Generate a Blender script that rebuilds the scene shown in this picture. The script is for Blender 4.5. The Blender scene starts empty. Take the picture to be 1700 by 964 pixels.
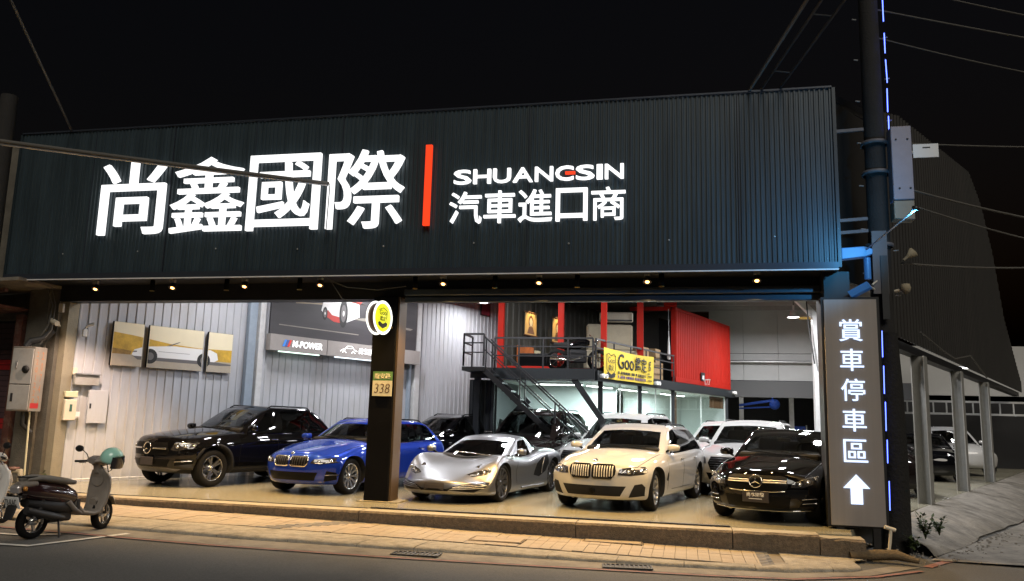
import bpy, bmesh, math, random
import numpy as np
from mathutils import Vector, Matrix
from mathutils.bvhtree import BVHTree

random.seed(7)
R = math.radians
SC = bpy.context.scene
COL = SC.collection

# ------------------------------------------------------------------ camera
# World: X runs along the shop front to the right, Y into the building, Z up.
# z = 0 is the showroom slab.  The camera stands across the street.
cam_data = bpy.data.cameras.new('camera')
cam = bpy.data.objects.new('camera', cam_data)
COL.objects.link(cam)
YAW, PITCH, ROLL = R(12.43), R(9.25), R(1.547)
_f = Vector((-math.sin(YAW) * math.cos(PITCH), math.cos(YAW) * math.cos(PITCH), math.sin(PITCH)))
_r = Vector((math.cos(YAW), math.sin(YAW), 0))
_u = _r.cross(_f)
_r2 = _r * math.cos(ROLL) + _u * math.sin(ROLL)
_u2 = _u * math.cos(ROLL) - _r * math.sin(ROLL)
cam.matrix_world = Matrix(((_r2.x, _u2.x, -_f.x, 0.0), (_r2.y, _u2.y, -_f.y, 0.0), (_r2.z, _u2.z, -_f.z, 1.45), (0, 0, 0, 1)))
cam_data.sensor_width = 36.0
cam_data.lens = 36.0 * 1328.0 / 1700.0
cam_data.clip_start = 0.05
cam_data.clip_end = 2000
SC.camera = cam

# ------------------------------------------------------------------ world, night sky
world = bpy.data.worlds.new('World')
SC.world = world
world.use_nodes = True
wn = world.node_tree
bg = wn.nodes['Background']
sky = wn.nodes.new('ShaderNodeTexSky')
sky.sky_type = 'NISHITA'
sky.sun_disc = False
sky.sun_elevation = R(-3)
sky.sun_rotation = R(200)
wn.links.new(sky.outputs[0], bg.inputs[0])
bg.inputs[1].default_value = 0.055

# street glow of the town behind the camera: one weak, warm, very soft sun
sun_data = bpy.data.lights.new('sun', 'SUN')
sun_data.energy = 1.5
sun_data.angle = R(30)
sun_data.color = (1.0, 0.92, 0.80)
sun = bpy.data.objects.new('sun', sun_data)
sun.rotation_euler = (R(48), 0, R(22))
COL.objects.link(sun)

vs = SC.view_settings
vs.view_transform = 'Standard'
vs.look = 'None'
vs.exposure = 0.0
vs.gamma = 1.0
vs.use_curve_mapping = False
SC.render.engine = 'CYCLES'
SC.cycles.use_denoising = True
SC.cycles.max_bounces = 8
SC.cycles.diffuse_bounces = 3
SC.cycles.glossy_bounces = 5
SC.cycles.transmission_bounces = 6
SC.cycles.transparent_max_bounces = 12
SC.cycles.sample_clamp_indirect = 12.0
SC.cycles.caustics_reflective = False
SC.cycles.caustics_refractive = False

# ------------------------------------------------------------------ helpers
def tag(o, label=None, cat=None, group=None, kind=None):
    if label: o['label'] = label
    if cat: o['category'] = cat
    if group: o['group'] = group
    if kind: o['kind'] = kind
    return o

def empty(name, loc=(0, 0, 0), rz=0.0, parent=None):
    o = bpy.data.objects.new(name, None)
    o.empty_display_size = 0.2
    COL.objects.link(o)
    o.location = loc
    o.rotation_euler = (0, 0, rz)
    if parent: o.parent = parent
    return o

def link(name, me, mat=None, parent=None, loc=None, rot=None):
    o = bpy.data.objects.new(name, me)
    COL.objects.link(o)
    if mat is not None:
        me.materials.clear()
        me.materials.append(mat)
    if parent: o.parent = parent
    if loc is not None: o.location = loc
    if rot is not None: o.rotation_euler = rot
    return o

def copy_tree(o, parent=None):
    c = o.copy()
    COL.objects.link(c)
    c.parent = parent
    for ch in list(o.children):
        copy_tree(ch, c)
    return c

class MB:
    """collects verts and faces for one mesh"""
    def __init__(s): s.v = []; s.f = []; s.sm = []
    def add(s, vs, fs, smooth=False):
        n = len(s.v)
        s.v += [tuple(map(float, p)) for p in vs]
        s.f += [tuple(i + n for i in f) for f in fs]
        s.sm += [smooth] * len(fs)
        return s
    def box(s, x0, x1, y0, y1, z0, z1):
        return s.add([(x0, y0, z0), (x1, y0, z0), (x1, y1, z0), (x0, y1, z0), (x0, y0, z1), (x1, y0, z1), (x1, y1, z1), (x0, y1, z1)],
                     [(0, 3, 2, 1), (4, 5, 6, 7), (0, 1, 5, 4), (1, 2, 6, 5), (2, 3, 7, 6), (3, 0, 4, 7)])
    def obox(s, c, ax, ay, az):
        """box from centre and three half-axis vectors"""
        c, ax, ay, az = map(Vector, (c, ax, ay, az))
        P = [c + ax * i + ay * j + az * k for k in (-1, 1) for (i, j) in ((-1, -1), (1, -1), (1, 1), (-1, 1))]
        return s.add(P, [(0, 3, 2, 1), (4, 5, 6, 7), (0, 1, 5, 4), (1, 2, 6, 5), (2, 3, 7, 6), (3, 0, 4, 7)])
    def bar(s, a, b, w, h=None, up=(0, 0, 1)):
        a, b = Vector(a), Vector(b); h = h or w
        d = (b - a); L = d.length; d.normalize()
        u = Vector(up)
        if abs(d.dot(u)) > 0.98: u = Vector((1, 0, 0))
        sd = d.cross(u).normalized(); uu = sd.cross(d)
        return s.obox((a + b) / 2, d * L / 2, sd * w / 2, uu * h / 2)
    def tube(s, pts, r, n=8, caps=True):
        pts = [Vector(p) for p in pts]
        rs = r if isinstance(r, (list, tuple)) else [r] * len(pts)
        V = []; prev = None
        for i, p in enumerate(pts):
            t = (pts[min(i + 1, len(pts) - 1)] - pts[max(i - 1, 0)]).normalized()
            if prev is None:
                u = Vector((0, 0, 1)) if abs(t.z) < 0.9 else Vector((1, 0, 0))
                sd = t.cross(u).normalized()
            else:
                sd = (prev - t * prev.dot(t)).normalized()
            prev = sd
            up = sd.cross(t)
            for k in range(n):
                a = 2 * math.pi * k / n
                V.append(p + (sd * math.cos(a) + up * math.sin(a)) * rs[i])
        F = []
        for i in range(len(pts) - 1):
            for k in range(n):
                F.append((i * n + k, i * n + (k + 1) % n, (i + 1) * n + (k + 1) % n, (i + 1) * n + k))
        s.add(V, F, True)
        if caps:
            m = (len(pts) - 1) * n
            s.add(V[:n], [tuple(range(n - 1, -1, -1))]); s.add(V[m:m + n], [tuple(range(n))])
        return s
    def lathe(s, prof, n=24, axis='z', c=(0, 0, 0), smooth=True):
        """prof: list of (r, h); revolve about the axis through c"""
        V = []
        for (r, h) in prof:
            for k in range(n):
                a = 2 * math.pi * k / n
                x, y = r * math.cos(a), r * math.sin(a)
                p = (x, y, h) if axis == 'z' else ((x, h, y) if axis == 'y' else (h, x, y))
                V.append((p[0] + c[0], p[1] + c[1], p[2] + c[2]))
        F = []
        for i in range(len(prof) - 1):
            for k in range(n):
                F.append((i * n + k, i * n + (k + 1) % n, (i + 1) * n + (k + 1) % n, (i + 1) * n + k))
        return s.add(V, F, smooth)
    def prism(s, poly, d0, d1, to3):
        """2D polygon extruded between depths d0,d1; to3(u,v,d)->xyz"""
        n = len(poly)
        V = [to3(u, v, d0) for u, v in poly] + [to3(u, v, d1) for u, v in poly]
        F = [tuple(range(n - 1, -1, -1)), tuple(range(n, 2 * n))] + [(i, (i + 1) % n, n + (i + 1) % n, n + i) for i in range(n)]
        return s.add(V, F)
    def mesh(s, name, fix=True):
        me = bpy.data.meshes.new(name)
        me.from_pydata(s.v, [], s.f)
        me.polygons.foreach_set('use_smooth', s.sm)
        if fix:
            bm = bmesh.new(); bm.from_mesh(me)
            bmesh.ops.recalc_face_normals(bm, faces=bm.faces)
            bm.to_mesh(me); bm.free()
        me.update()
        return me
    def build(s, name, mat, parent=None, loc=None, rot=None, bevel=0.0, fix=True):
        me = s.mesh(name, fix)
        if bevel > 0:
            bm = bmesh.new(); bm.from_mesh(me)
            bmesh.ops.remove_doubles(bm, verts=bm.verts, dist=1e-5)
            es = [e for e in bm.edges if len(e.link_faces) == 2 and e.calc_face_angle(0) > 0.6]
            bmesh.ops.bevel(bm, geom=es, offset=bevel, segments=1, affect='EDGES', clamp_overlap=True)
            bm.to_mesh(me); bm.free()
        return link(name, me, mat, parent, loc, rot)

def S(r, g, b):
    """sRGB 0-255 to linear"""
    f = lambda c: ((c / 255 + 0.055) / 1.055) ** 2.4 if c > 10 else c / 255 / 12.92
    return (f(r), f(g), f(b))

def mat(name, col, rough=0.5, metal=0.0, coat=0.0, var=0.0, vscale=6.0, bump=0.0, bscale=40.0, emit=None, es=0.0, coat_rough=0.03,
        spec=0.5, dirt=None, dirt_scale=2.0, dirt_amt=0.5, rvar=0.0, vec='Object', stretch=None):
    m = bpy.data.materials.new(name)
    m.use_nodes = True
    nt = m.node_tree; N = nt.nodes; Lk = nt.links
    b = N['Principled BSDF']
    b.inputs['Base Color'].default_value = (*col, 1)
    b.inputs['Roughness'].default_value = rough
    b.inputs['Metallic'].default_value = metal
    b.inputs['Coat Weight'].default_value = coat
    b.inputs['Coat Roughness'].default_value = coat_rough
    b.inputs['Specular IOR Level'].default_value = spec
    if emit:
        b.inputs['Emission Color'].default_value = (*emit, 1)
        b.inputs['Emission Strength'].default_value = es
    if var or bump or dirt or rvar:
        tc = N.new('ShaderNodeTexCoord'); src = tc.outputs[vec]
        if stretch:
            mp = N.new('ShaderNodeMapping'); mp.inputs['Scale'].default_value = stretch
            Lk.new(src, mp.inputs[0]); src = mp.outputs[0]
        cs = None
        if var or rvar:
            n = N.new('ShaderNodeTexNoise'); n.inputs['Scale'].default_value = vscale; n.inputs['Detail'].default_value = 6
            n.inputs['Roughness'].default_value = 0.65
            Lk.new(src, n.inputs['Vector'])
        if var:
            r = N.new('ShaderNodeMapRange'); r.inputs['From Min'].default_value = 0.25; r.inputs['From Max'].default_value = 0.75
            r.inputs['To Min'].default_value = 1 - var; r.inputs['To Max'].default_value = 1 + var
            Lk.new(n.outputs['Fac'], r.inputs['Value'])
            mx = N.new('ShaderNodeMix'); mx.data_type = 'RGBA'; mx.blend_type = 'MULTIPLY'; mx.inputs[0].default_value = 1
            mx.inputs[6].default_value = (*col, 1)
            Lk.new(r.outputs[0], mx.inputs[7]); cs = mx.outputs[2]
        if dirt:
            n2 = N.new('ShaderNodeTexNoise'); n2.inputs['Scale'].default_value = dirt_scale; n2.inputs['Detail'].default_value = 8
            n2.inputs['Roughness'].default_value = 0.7
            Lk.new(src, n2.inputs['Vector'])
            r2 = N.new('ShaderNodeMapRange'); r2.inputs['From Min'].default_value = 0.5; r2.inputs['From Max'].default_value = 0.68
            r2.inputs['To Max'].default_value = dirt_amt
            Lk.new(n2.outputs['Fac'], r2.inputs['Value'])
            m2 = N.new('ShaderNodeMix'); m2.data_type = 'RGBA'
            Lk.new(r2.outputs[0], m2.inputs[0])
            if cs: Lk.new(cs, m2.inputs[6])
            else: m2.inputs[6].default_value = (*col, 1)
            m2.inputs[7].default_value = (*dirt, 1); cs = m2.outputs[2]
        if cs: Lk.new(cs, b.inputs['Base Color'])
        if rvar:
            r3 = N.new('ShaderNodeMapRange'); r3.inputs['From Min'].default_value = 0.3; r3.inputs['From Max'].default_value = 0.7
            r3.inputs['To Min'].default_value = max(0.02, rough - rvar); r3.inputs['To Max'].default_value = min(1, rough + rvar)
            Lk.new(n.outputs['Fac'], r3.inputs['Value']); Lk.new(r3.outputs[0], b.inputs['Roughness'])
        if bump:
            n4 = N.new('ShaderNodeTexNoise'); n4.inputs['Scale'].default_value = bscale; n4.inputs['Detail'].default_value = 5
            Lk.new(src, n4.inputs['Vector'])
            bp = N.new('ShaderNodeBump'); bp.inputs['Strength'].default_value = bump; bp.inputs['Distance'].default_value = 0.02
            Lk.new(n4.outputs['Fac'], bp.inputs['Height']); Lk.new(bp.outputs[0], b.inputs['Normal'])
    return m

def glass_mat(name, tint, rough=0.02, gloss_ior=1.5):
    """thin pane: tinted transparency with a fresnel reflection"""
    m = bpy.data.materials.new(name); m.use_nodes = True
    nt = m.node_tree; N = nt.nodes; Lk = nt.links
    N.remove(N['Principled BSDF'])
    t = N.new('ShaderNodeBsdfTransparent'); t.inputs[0].default_value = (*tint, 1)
    g = N.new('ShaderNodeBsdfGlossy'); g.inputs['Roughness'].default_value = rough
    fr = N.new('ShaderNodeFresnel')
    ge = N.new('ShaderNodeNewGeometry'); ir = N.new('ShaderNodeMapRange')     # same index from both sides of the thin pane
    ir.inputs['To Min'].default_value = gloss_ior; ir.inputs['To Max'].default_value = 1 / gloss_ior
    Lk.new(ge.outputs['Backfacing'], ir.inputs['Value']); Lk.new(ir.outputs[0], fr.inputs[0])
    mx = N.new('ShaderNodeMixShader')
    Lk.new(fr.outputs[0], mx.inputs[0]); Lk.new(t.outputs[0], mx.inputs[1]); Lk.new(g.outputs[0], mx.inputs[2])
    Lk.new(mx.outputs[0], N['Material Output'].inputs[0])
    return m

def emit_mat(name, col, s):
    return mat(name, tuple(c * .35 for c in col), 0.4, emit=col, es=s)

_txt = {}
def text_mesh(body, w=None, h=None, ext=0.01, off=0.0, shear=0.0, space=1.0, bold=0.0):
    """text as a mesh in the XY plane, bounding box scaled to w x h, lower left at the origin, extruded towards +Z"""
    c = bpy.data.curves.new('t', 'FONT'); c.body = body; c.size = 1.0; c.offset = off; c.shear = shear; c.space_character = space
    c.resolution_u = 3
    o = bpy.data.objects.new('t', c); COL.objects.link(o)
    dg = bpy.context.evaluated_depsgraph_get()
    me = bpy.data.meshes.new_from_object(o.evaluated_get(dg))
    bpy.data.objects.remove(o); bpy.data.curves.remove(c)
    bm = bmesh.new(); bm.from_mesh(me)
    bmesh.ops.remove_doubles(bm, verts=bm.verts, dist=1e-4)
    xs = [v.co.x for v in bm.verts]; ys = [v.co.y for v in bm.verts]
    x0, x1, y0, y1 = min(xs), max(xs), min(ys), max(ys)
    sx = (w / (x1 - x0)) if w else None; sy = (h / (y1 - y0)) if h else None
    sx = sx or sy; sy = sy or sx
    for v in bm.verts:
        v.co = ((v.co.x - x0) * sx, (v.co.y - y0) * sy, 0)
    if ext > 0:
        r = bmesh.ops.extrude_face_region(bm, geom=list(bm.faces))
        for v in r['geom']:
            if isinstance(v, bmesh.types.BMVert): v.co.z += ext
        bmesh.ops.recalc_face_normals(bm, faces=bm.faces)
    bm.to_mesh(me); bm.free()
    if bold > 0:      # heavier strokes: copies pushed outwards, each a hair deeper than the last
        co = np.array([v.co[:] for v in me.vertices]); fs = [tuple(f.vertices) for f in me.polygons]
        V = []; F = []; k = 0
        x0, x1 = co[:, 0].min(), co[:, 0].max(); y0, y1 = co[:, 1].min(), co[:, 1].max()
        cc = co.copy()
        cc[:, 0] = bold + (co[:, 0] - x0) * (x1 - x0 - 2 * bold) / (x1 - x0); cc[:, 1] = bold + (co[:, 1] - y0) * (y1 - y0 - 2 * bold) / (y1 - y0)
        for q in range(12):
            a = 2 * math.pi * q / 12
            V += (cc + np.array([math.cos(a) * bold, math.sin(a) * bold, -.0007 * q])).tolist(); F += [tuple(i + k for i in f) for f in fs]; k += len(co)
        me = bpy.data.meshes.new('t'); me.from_pydata(V, [], F); me.update()
    return me

def plane_basis(origin, right, up=(0, 0, 1)):
    """matrix: local x->right, y->up, z->right x up (outwards)"""
    r = Vector(right).normalized(); u = Vector(up).normalized(); n = r.cross(u)
    return Matrix(((r.x, u.x, n.x, origin[0]), (r.y, u.y, n.y, origin[1]), (r.z, u.z, n.z, origin[2]), (0, 0, 0, 1)))

def put_text(name, body, origin, right, w, h, m, parent=None, ext=0.01, off=0.0, up=(0, 0, 1), shear=0.0, space=1.0, bold=0.0):
    me = text_mesh(body, w, h, ext, off, shear, space, bold)
    o = link(name, me, m, parent)
    o.matrix_local = plane_basis(origin, right, up)
    return o

def put_poly(name, poly, origin, right, d0, d1, m, parent=None, up=(0, 0, 1)):
    """flat polygon (u,v) with thickness d0..d1 in the plane basis"""
    o = MB().prism(poly, d0, d1, lambda u, v, d: (u, v, d)).build(name, m, parent)
    o.matrix_local = plane_basis(origin, right, up)
    return o

def corrugated(length, z0, z1, pitch, depth, flat=0.5, slope=0.2, ztop=None):
    """vertical ribbed sheet along local x, ribs towards -y"""
    mb = MB(); xs = []
    x = 0.0
    a, s = pitch * flat, pitch * slope
    while x < length:
        for dx, d in ((0, 0), (a, 0), (a + s, -depth), (pitch - s, -depth)):
            if x + dx <= length: xs.append((x + dx, d))
        x += pitch
    xs.append((length, 0))
    V = []
    for (x, d) in xs:
        zt = ztop(x) if ztop else z1
        V += [(x, d, z0), (x, d, zt)]
    F = [(2 * i, 2 * i + 2, 2 * i + 3, 2 * i + 1) for i in range(len(xs) - 1)]
    return mb.add(V, F)
# ------------------------------------------------------------------ materials
M = {}
M['asphalt'] = mat('asphalt', (0.10, 0.097, 0.09), 0.85, var=0.35, vscale=45, bump=0.6, bscale=140, dirt=(0.062, 0.062, 0.060), dirt_scale=0.45, dirt_amt=0.7)
M['gutter'] = mat('gutter_concrete', (0.20, 0.18, 0.15), 0.9, var=0.3, vscale=2.5, bump=0.5, bscale=60, dirt=(0.08, 0.07, 0.06), dirt_scale=1.5, dirt_amt=0.7)
M['kerbstone'] = mat('kerbstone', (0.30, 0.27, 0.22), 0.9, var=0.35, vscale=9, bump=0.8, bscale=55, dirt=(0.15, 0.13, 0.10), dirt_scale=3, dirt_amt=0.7)
M['paver'] = mat('paver', (0.30, 0.25, 0.19), 0.85, var=0.25, vscale=4, bump=0.4, bscale=80, dirt=(0.2, 0.17, 0.13), dirt_scale=2, dirt_amt=0.5)
M['paver_b'] = mat('paver_worn', (0.29, 0.235, 0.175), 0.85, var=0.25, vscale=4, bump=0.4, bscale=80)
M['paver_grey'] = mat('paver_grey', (0.16, 0.155, 0.15), 0.85, var=0.25, vscale=5, bump=0.4, bscale=80)
M['joint'] = mat('paver_bed', (0.16, 0.135, 0.10), 0.95, var=0.2, bump=0.3)
M['slab_edge'] = mat('slab_concrete', (0.15, 0.115, 0.08), 0.92, var=0.45, vscale=22, bump=1.0, bscale=60, dirt=(0.10, 0.085, 0.06), dirt_scale=2.2, dirt_amt=0.8)
M['slab_lip'] = mat('slab_lip', (0.27, 0.235, 0.165), 0.8, var=0.2, vscale=4, bump=0.4, bscale=40, dirt=(0.2, 0.17, 0.11), dirt_scale=2, dirt_amt=0.6)
M['floor'] = mat('epoxy_floor', (0.27, 0.25, 0.18), 0.20, var=0.05, vscale=1.0, rvar=0.03, dirt=(0.21, 0.20, 0.175), dirt_scale=0.5, dirt_amt=0.35, spec=0.6)
M['apron'] = mat('apron_concrete', (0.21, 0.19, 0.16), 0.9, var=0.4, vscale=3, bump=0.9, bscale=22, dirt=(0.075, 0.066, 0.054), dirt_scale=1.3, dirt_amt=0.8)
M['red_paint'] = mat('road_paint_red', (0.25, 0.12, 0.10), 0.85, var=0.3, vscale=6, dirt=(0.12, 0.09, 0.08), dirt_scale=5, dirt_amt=0.8)
M['white_paint'] = mat('road_paint_white', (0.62, 0.60, 0.55), 0.8, var=0.15, vscale=6, dirt=(0.2, 0.19, 0.17), dirt_scale=6, dirt_amt=0.6)
M['iron'] = mat('cast_iron', (0.05, 0.05, 0.05), 0.6, metal=0.6, var=0.3)
M['fascia'] = mat('fascia_sheet', (0.029, 0.044, 0.053), 0.42, metal=0.1, var=0.45, vscale=1.0, stretch=(5, 5, 0.3))
M['trim'] = mat('fascia_trim', (0.035, 0.042, 0.055), 0.35, metal=0.3)
M['black'] = mat('black_steel', (0.008, 0.008, 0.009), 0.5, var=0.2, vscale=3)
M['black_gloss'] = mat('black_panel', (0.006, 0.006, 0.0065), 0.85, spec=0.03, var=0.2, vscale=2)
M['shutter_box'] = mat('shutter_steel', (0.055, 0.068, 0.088), 0.4, metal=0.4)
M['wall'] = mat('wall_sheet', (0.49, 0.495, 0.525), 0.55, var=0.10, vscale=1.5, dirt=(0.36, 0.33, 0.29), dirt_scale=1.3, dirt_amt=0.45, stretch=(1, 1, 0.35))
M['wall_grey'] = mat('wall_panel_grey', (0.44, 0.44, 0.43), 0.6, var=0.1, vscale=0.8)
M['col_blue'] = mat('column_bluegrey', (0.30, 0.36, 0.43), 0.5, var=0.1)
M['col_white'] = mat('column_white', (0.62, 0.62, 0.62), 0.5, var=0.1, dirt=(0.4, 0.38, 0.35), dirt_amt=0.4)
M['roof'] = mat('roof_sheet', (0.30, 0.29, 0.28), 0.6, var=0.1)
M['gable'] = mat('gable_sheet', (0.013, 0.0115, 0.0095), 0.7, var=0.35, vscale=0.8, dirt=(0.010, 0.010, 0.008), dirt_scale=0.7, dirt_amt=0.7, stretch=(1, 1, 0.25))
M['post'] = mat('post_steel', (0.26, 0.26, 0.245), 0.5, var=0.12, dirt=(0.25, 0.22, 0.18), dirt_scale=2.5, dirt_amt=0.5)
M['red'] = mat('container_red', (0.36, 0.014, 0.007), 0.65, spec=0.15, var=0.12, vscale=2, dirt=(0.30, 0.03, 0.02), dirt_scale=1.4, dirt_amt=0.5)
M['ply'] = mat('cardboard', (0.38, 0.26, 0.14), 0.85, var=0.15)
M['cream'] = mat('cream_plastic', (0.62, 0.56, 0.44), 0.5, var=0.05)
M['beige_fabric'] = mat('beige_fabric', (0.42, 0.37, 0.27), 0.9, var=0.1)
M['white'] = mat('white_gloss', (0.75, 0.75, 0.74), 0.4)
M['office_wall'] = mat('office_wall', (0.72, 0.76, 0.76), 0.7)
M['glass'] = glass_mat('pane_glass', (0.94, 0.985, 0.98))
M['lamp_white'] = emit_mat('tube_lamp', (1.0, 0.99, 0.95), 9)
M['lamp_hi'] = emit_mat('highbay_lens', (1.0, 0.97, 0.96), 18)
M['lamp_warm'] = emit_mat('spot_lens', (1.0, 0.42, 0.12), 9)
M['sign_white'] = emit_mat('sign_led_white', (1.0, 1.0, 1.0), 1.35)
M['sign_side'] = mat('sign_return', (0.08, 0.08, 0.085), 0.4)
M['sign_red'] = emit_mat('sign_led_red', (1.0, 0.055, 0.012), 1.1)
M['sign_blue'] = emit_mat('sign_led_cool', (0.62, 0.74, 1.0), 1.55)
M['led_blue'] = emit_mat('led_strip_blue', (0.10, 0.16, 1.0), 5)
M['board'] = mat('sign_board_face', (0.32, 0.295, 0.28), 0.42, metal=0.30, var=0.10, vscale=1.2, stretch=(5, 5, 0.08))
M['concrete'] = mat('pillar_concrete', (0.11, 0.10, 0.08), 0.9, var=0.3, vscale=2.5, bump=0.5, bscale=30, dirt=(0.07, 0.062, 0.05), dirt_scale=1.6, dirt_amt=0.7)
M['pole'] = mat('pole_concrete', (0.016, 0.015, 0.014), 0.9, var=0.3, vscale=3, bump=0.6, bscale=40)
M['bark'] = mat('old_wrap', (0.008, 0.0075, 0.0065), 0.9, var=0.4, vscale=8, bump=1.0, bscale=22)
M['grey_plastic'] = mat('grey_plastic', (0.38, 0.37, 0.35), 0.55, var=0.15, dirt=(0.2, 0.17, 0.13), dirt_scale=3, dirt_amt=0.5)
M['steel'] = mat('galvanised', (0.42, 0.42, 0.42), 0.4, metal=0.7, var=0.15)
M['rail'] = mat('railing_paint', (0.022, 0.022, 0.024), 0.4)
M['cable'] = mat('cable', (0.10, 0.095, 0.085), 0.7)
M['cable_dark'] = mat('cable_dark', (0.02, 0.02, 0.02), 0.6)
M['shutter_purple'] = mat('shutter_old', (0.085, 0.050, 0.055), 0.45, var=0.2, vscale=1.5, dirt=(0.05, 0.03, 0.03), dirt_amt=0.6)
M['shutter_red'] = mat('shutter_stripe', (0.36, 0.02, 0.02), 0.45, var=0.15)
M['rust'] = mat('rusty_frame', (0.12, 0.045, 0.032), 0.7, var=0.3, vscale=6, dirt=(0.3, 0.25, 0.2), dirt_scale=5, dirt_amt=0.5)
M['yellow'] = mat('banner_yellow', (0.75, 0.55, 0.045), 0.6, var=0.05)
M['ink'] = mat('ink_black', (0.012, 0.012, 0.012), 0.6)
M['green'] = mat('plate_green', (0.10, 0.22, 0.06), 0.5)
M['plate_cream'] = mat('plate_cream', (0.62, 0.57, 0.38), 0.5)
M['gold'] = mat('gold', (0.55, 0.36, 0.10), 0.35, metal=0.8)
M['blue'] = mat('blue_plastic', (0.03, 0.10, 0.55), 0.4)
M['weed'] = mat('weed_leaf', (0.05, 0.075, 0.02), 0.7, var=0.3)

D = Vector((math.sin(R(24.67)), math.cos(R(24.67)), 0))
DA = -R(24.67)                       # object rotation whose local +Y is D
DX = R(90 - 24.67)                   # object rotation whose local +X is D
E2 = Vector((math.sin(R(20.5)), math.cos(R(20.5)), 0))   # mezzanine side direction
WL = Vector((-12.25, 13.91, 0))      # front foot of the left wall
RW = Vector((4.77, 18.3, 0))         # a post foot on the right side

def gz(x):
    x = min(max(x, -16.0), 8.0)
    return -0.14 - (x + 8) * 0.0145

# ------------------------------------------------------------------ ground, road, pavement
def strip(name, front, back, dz, m, parent=None, sub=1):
    """ground-following sheet between two polylines given as (x,y)"""
    mb = MB(); V = []
    for (a, b) in zip(front, back):
        V += [(a[0], a[1], gz(a[0]) + dz), (b[0], b[1], gz(b[0]) + dz)]
    return mb.add(V, [(2 * i, 2 * i + 2, 2 * i + 3, 2 * i + 1) for i in range(len(front) - 1)]).build(name, m, parent)

xs = [-400, -60, -16, -8, 0, 8, 60, 400]
g = strip('road', [(x, -300) for x in xs], [(x, 500) for x in xs], -0.024, M['asphalt']); tag(g, kind='structure')
kf = [(-40, 10.35), (-13, 10.1), (-9, 9.98), (-5.93, 9.95), (-3.5, 10.12), (-1.8, 10.28), (0.2, 10.5), (1.2, 10.68), (2.0, 11.1), (2.6, 11.8)]
gf = [(-40, 9.9), (-13, 9.62), (-9, 9.50), (-5.93, 9.46), (-3.5, 9.62), (-1.8, 9.84), (0.2, 10.12), (1.2, 10.33), (2.2, 10.95), (3.0, 11.9)]
kb = [(x, 10.83) if x < 1.5 else (x, 12.1) for x, y in kf]
kb = [(-40, 10.9), (-13, 10.87), (-9, 10.86), (-5.93, 10.85), (-3.5, 10.83), (-1.8, 10.80), (0.2, 10.79), (1.2, 11.2), (1.8, 11.9), (2.2, 12.1)]
gut = strip('gutter', gf, kf, -0.016, M['gutter']); tag(gut, kind='structure')
# kerb: rounded sheet with a face, in stones
kerb = empty('kerb', (0, 0, 0)); tag(kerb, kind='structure')
def interp(pl, x):
    for (a, b) in zip(pl, pl[1:]):
        if a[0] <= x <= b[0]:
            t = (x - a[0]) / (b[0] - a[0]); return a[1] + t * (b[1] - a[1])
    return pl[-1][1]
x = -16.0
while x < 2.0:
    L = random.uniform(0.75, 1.05); x1 = min(x + L, 2.15)
    mb = MB(); V = []; n = 5
    for i in range(n):
        xx = x + (x1 - 0.008 - x) * i / (n - 1); yf, yb = interp(kf, xx), interp(kb, xx); z = gz(xx)
        j = random.uniform(-0.006, 0.006)
        V += [(xx, yf, z - 0.06), (xx, yf + 0.015 + j, z + 0.012 + j), (xx, yf + 0.10, z + 0.026 + j), (xx, yb, z + 0.014)]
    F = []
    for i in range(n - 1):
        for k in range(3): F.append((4 * i + k, 4 * i + 4 + k, 4 * i + 5 + k, 4 * i + 1 + k))
    mb.add(V, F, True).build('kerbstone', M['kerbstone'], kerb)
    x = x1
# sidewalk bed and pavers
bed = strip('sidewalk', [(-40, 10.9), (-13, 10.87), (-9, 10.86), (-5.93, 10.85), (-1.8, 10.80), (0.2, 10.79), (1.2, 11.0), (2.35, 12.0)],
            [(-40, 12.3)] + [(x, 12.25) for x in (-13, -9, -5.93, -1.8, 0.2, 1.2, 2.35)], 0.004, M['joint']); tag(bed, kind='structure')
rows = [(10.88, 11.55), (11.558, 12.23)]
pm = {}
for r, (y0, y1) in enumerate(rows):
    for k in range(93):
        x0 = -12.6 + k * 0.148 
        key = random.randrange(6)
        if (key, r) not in pm:
            w, d = 0.142, (y1 - y0) / 2
            q = random.uniform(0.0, 0.006)
            mb = MB().box(0, w, -d, d, -0.03, 0.0)
            me_o = mb.mesh('paver')
            me_o.materials.append(M['paver'] if key < 4 else M['paver_b'])
            pm[(key, r)] = me_o
        if x0 > 0.9: continue
        o = bpy.data.objects.new('paver', pm[(key, r)]); COL.objects.link(o); o.parent = bed
        o.location = (x0, (y0 + y1) / 2, gz(x0) + 0.018 + random.uniform(-0.003, 0.003))
        o.rotation_euler = (random.uniform(-.006, .006), R(0.83), 0)
# grey guide stones across the pavement
for (cx, w, sk) in ((-5.35, 0.28, 0.9), (1.02, 0.12, 0.0)):
    for k in range(11):
        y = 10.9 + k * 0.125
        xx = cx + sk * (k / 10 - 0.5)
        MB().box(-w, w * 0.4, -0.035, 0.035, -0.01, 0.006).build('guide_stone', M['paver_grey'], bed, (xx, y, gz(xx) + 0.016), (0, R(0.83), 0))
# smooth patch at the corner of the pavement
pt = strip('pavement_patch', [(1.22, 11.05), (1.6, 11.25), (2.0, 11.6), (2.3, 11.95)], [(1.22, 12.24), (1.6, 12.24), (2.0, 12.24), (2.34, 12.24)], 0.02, M['kerbstone']); tag(pt, kind='structure')
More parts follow.
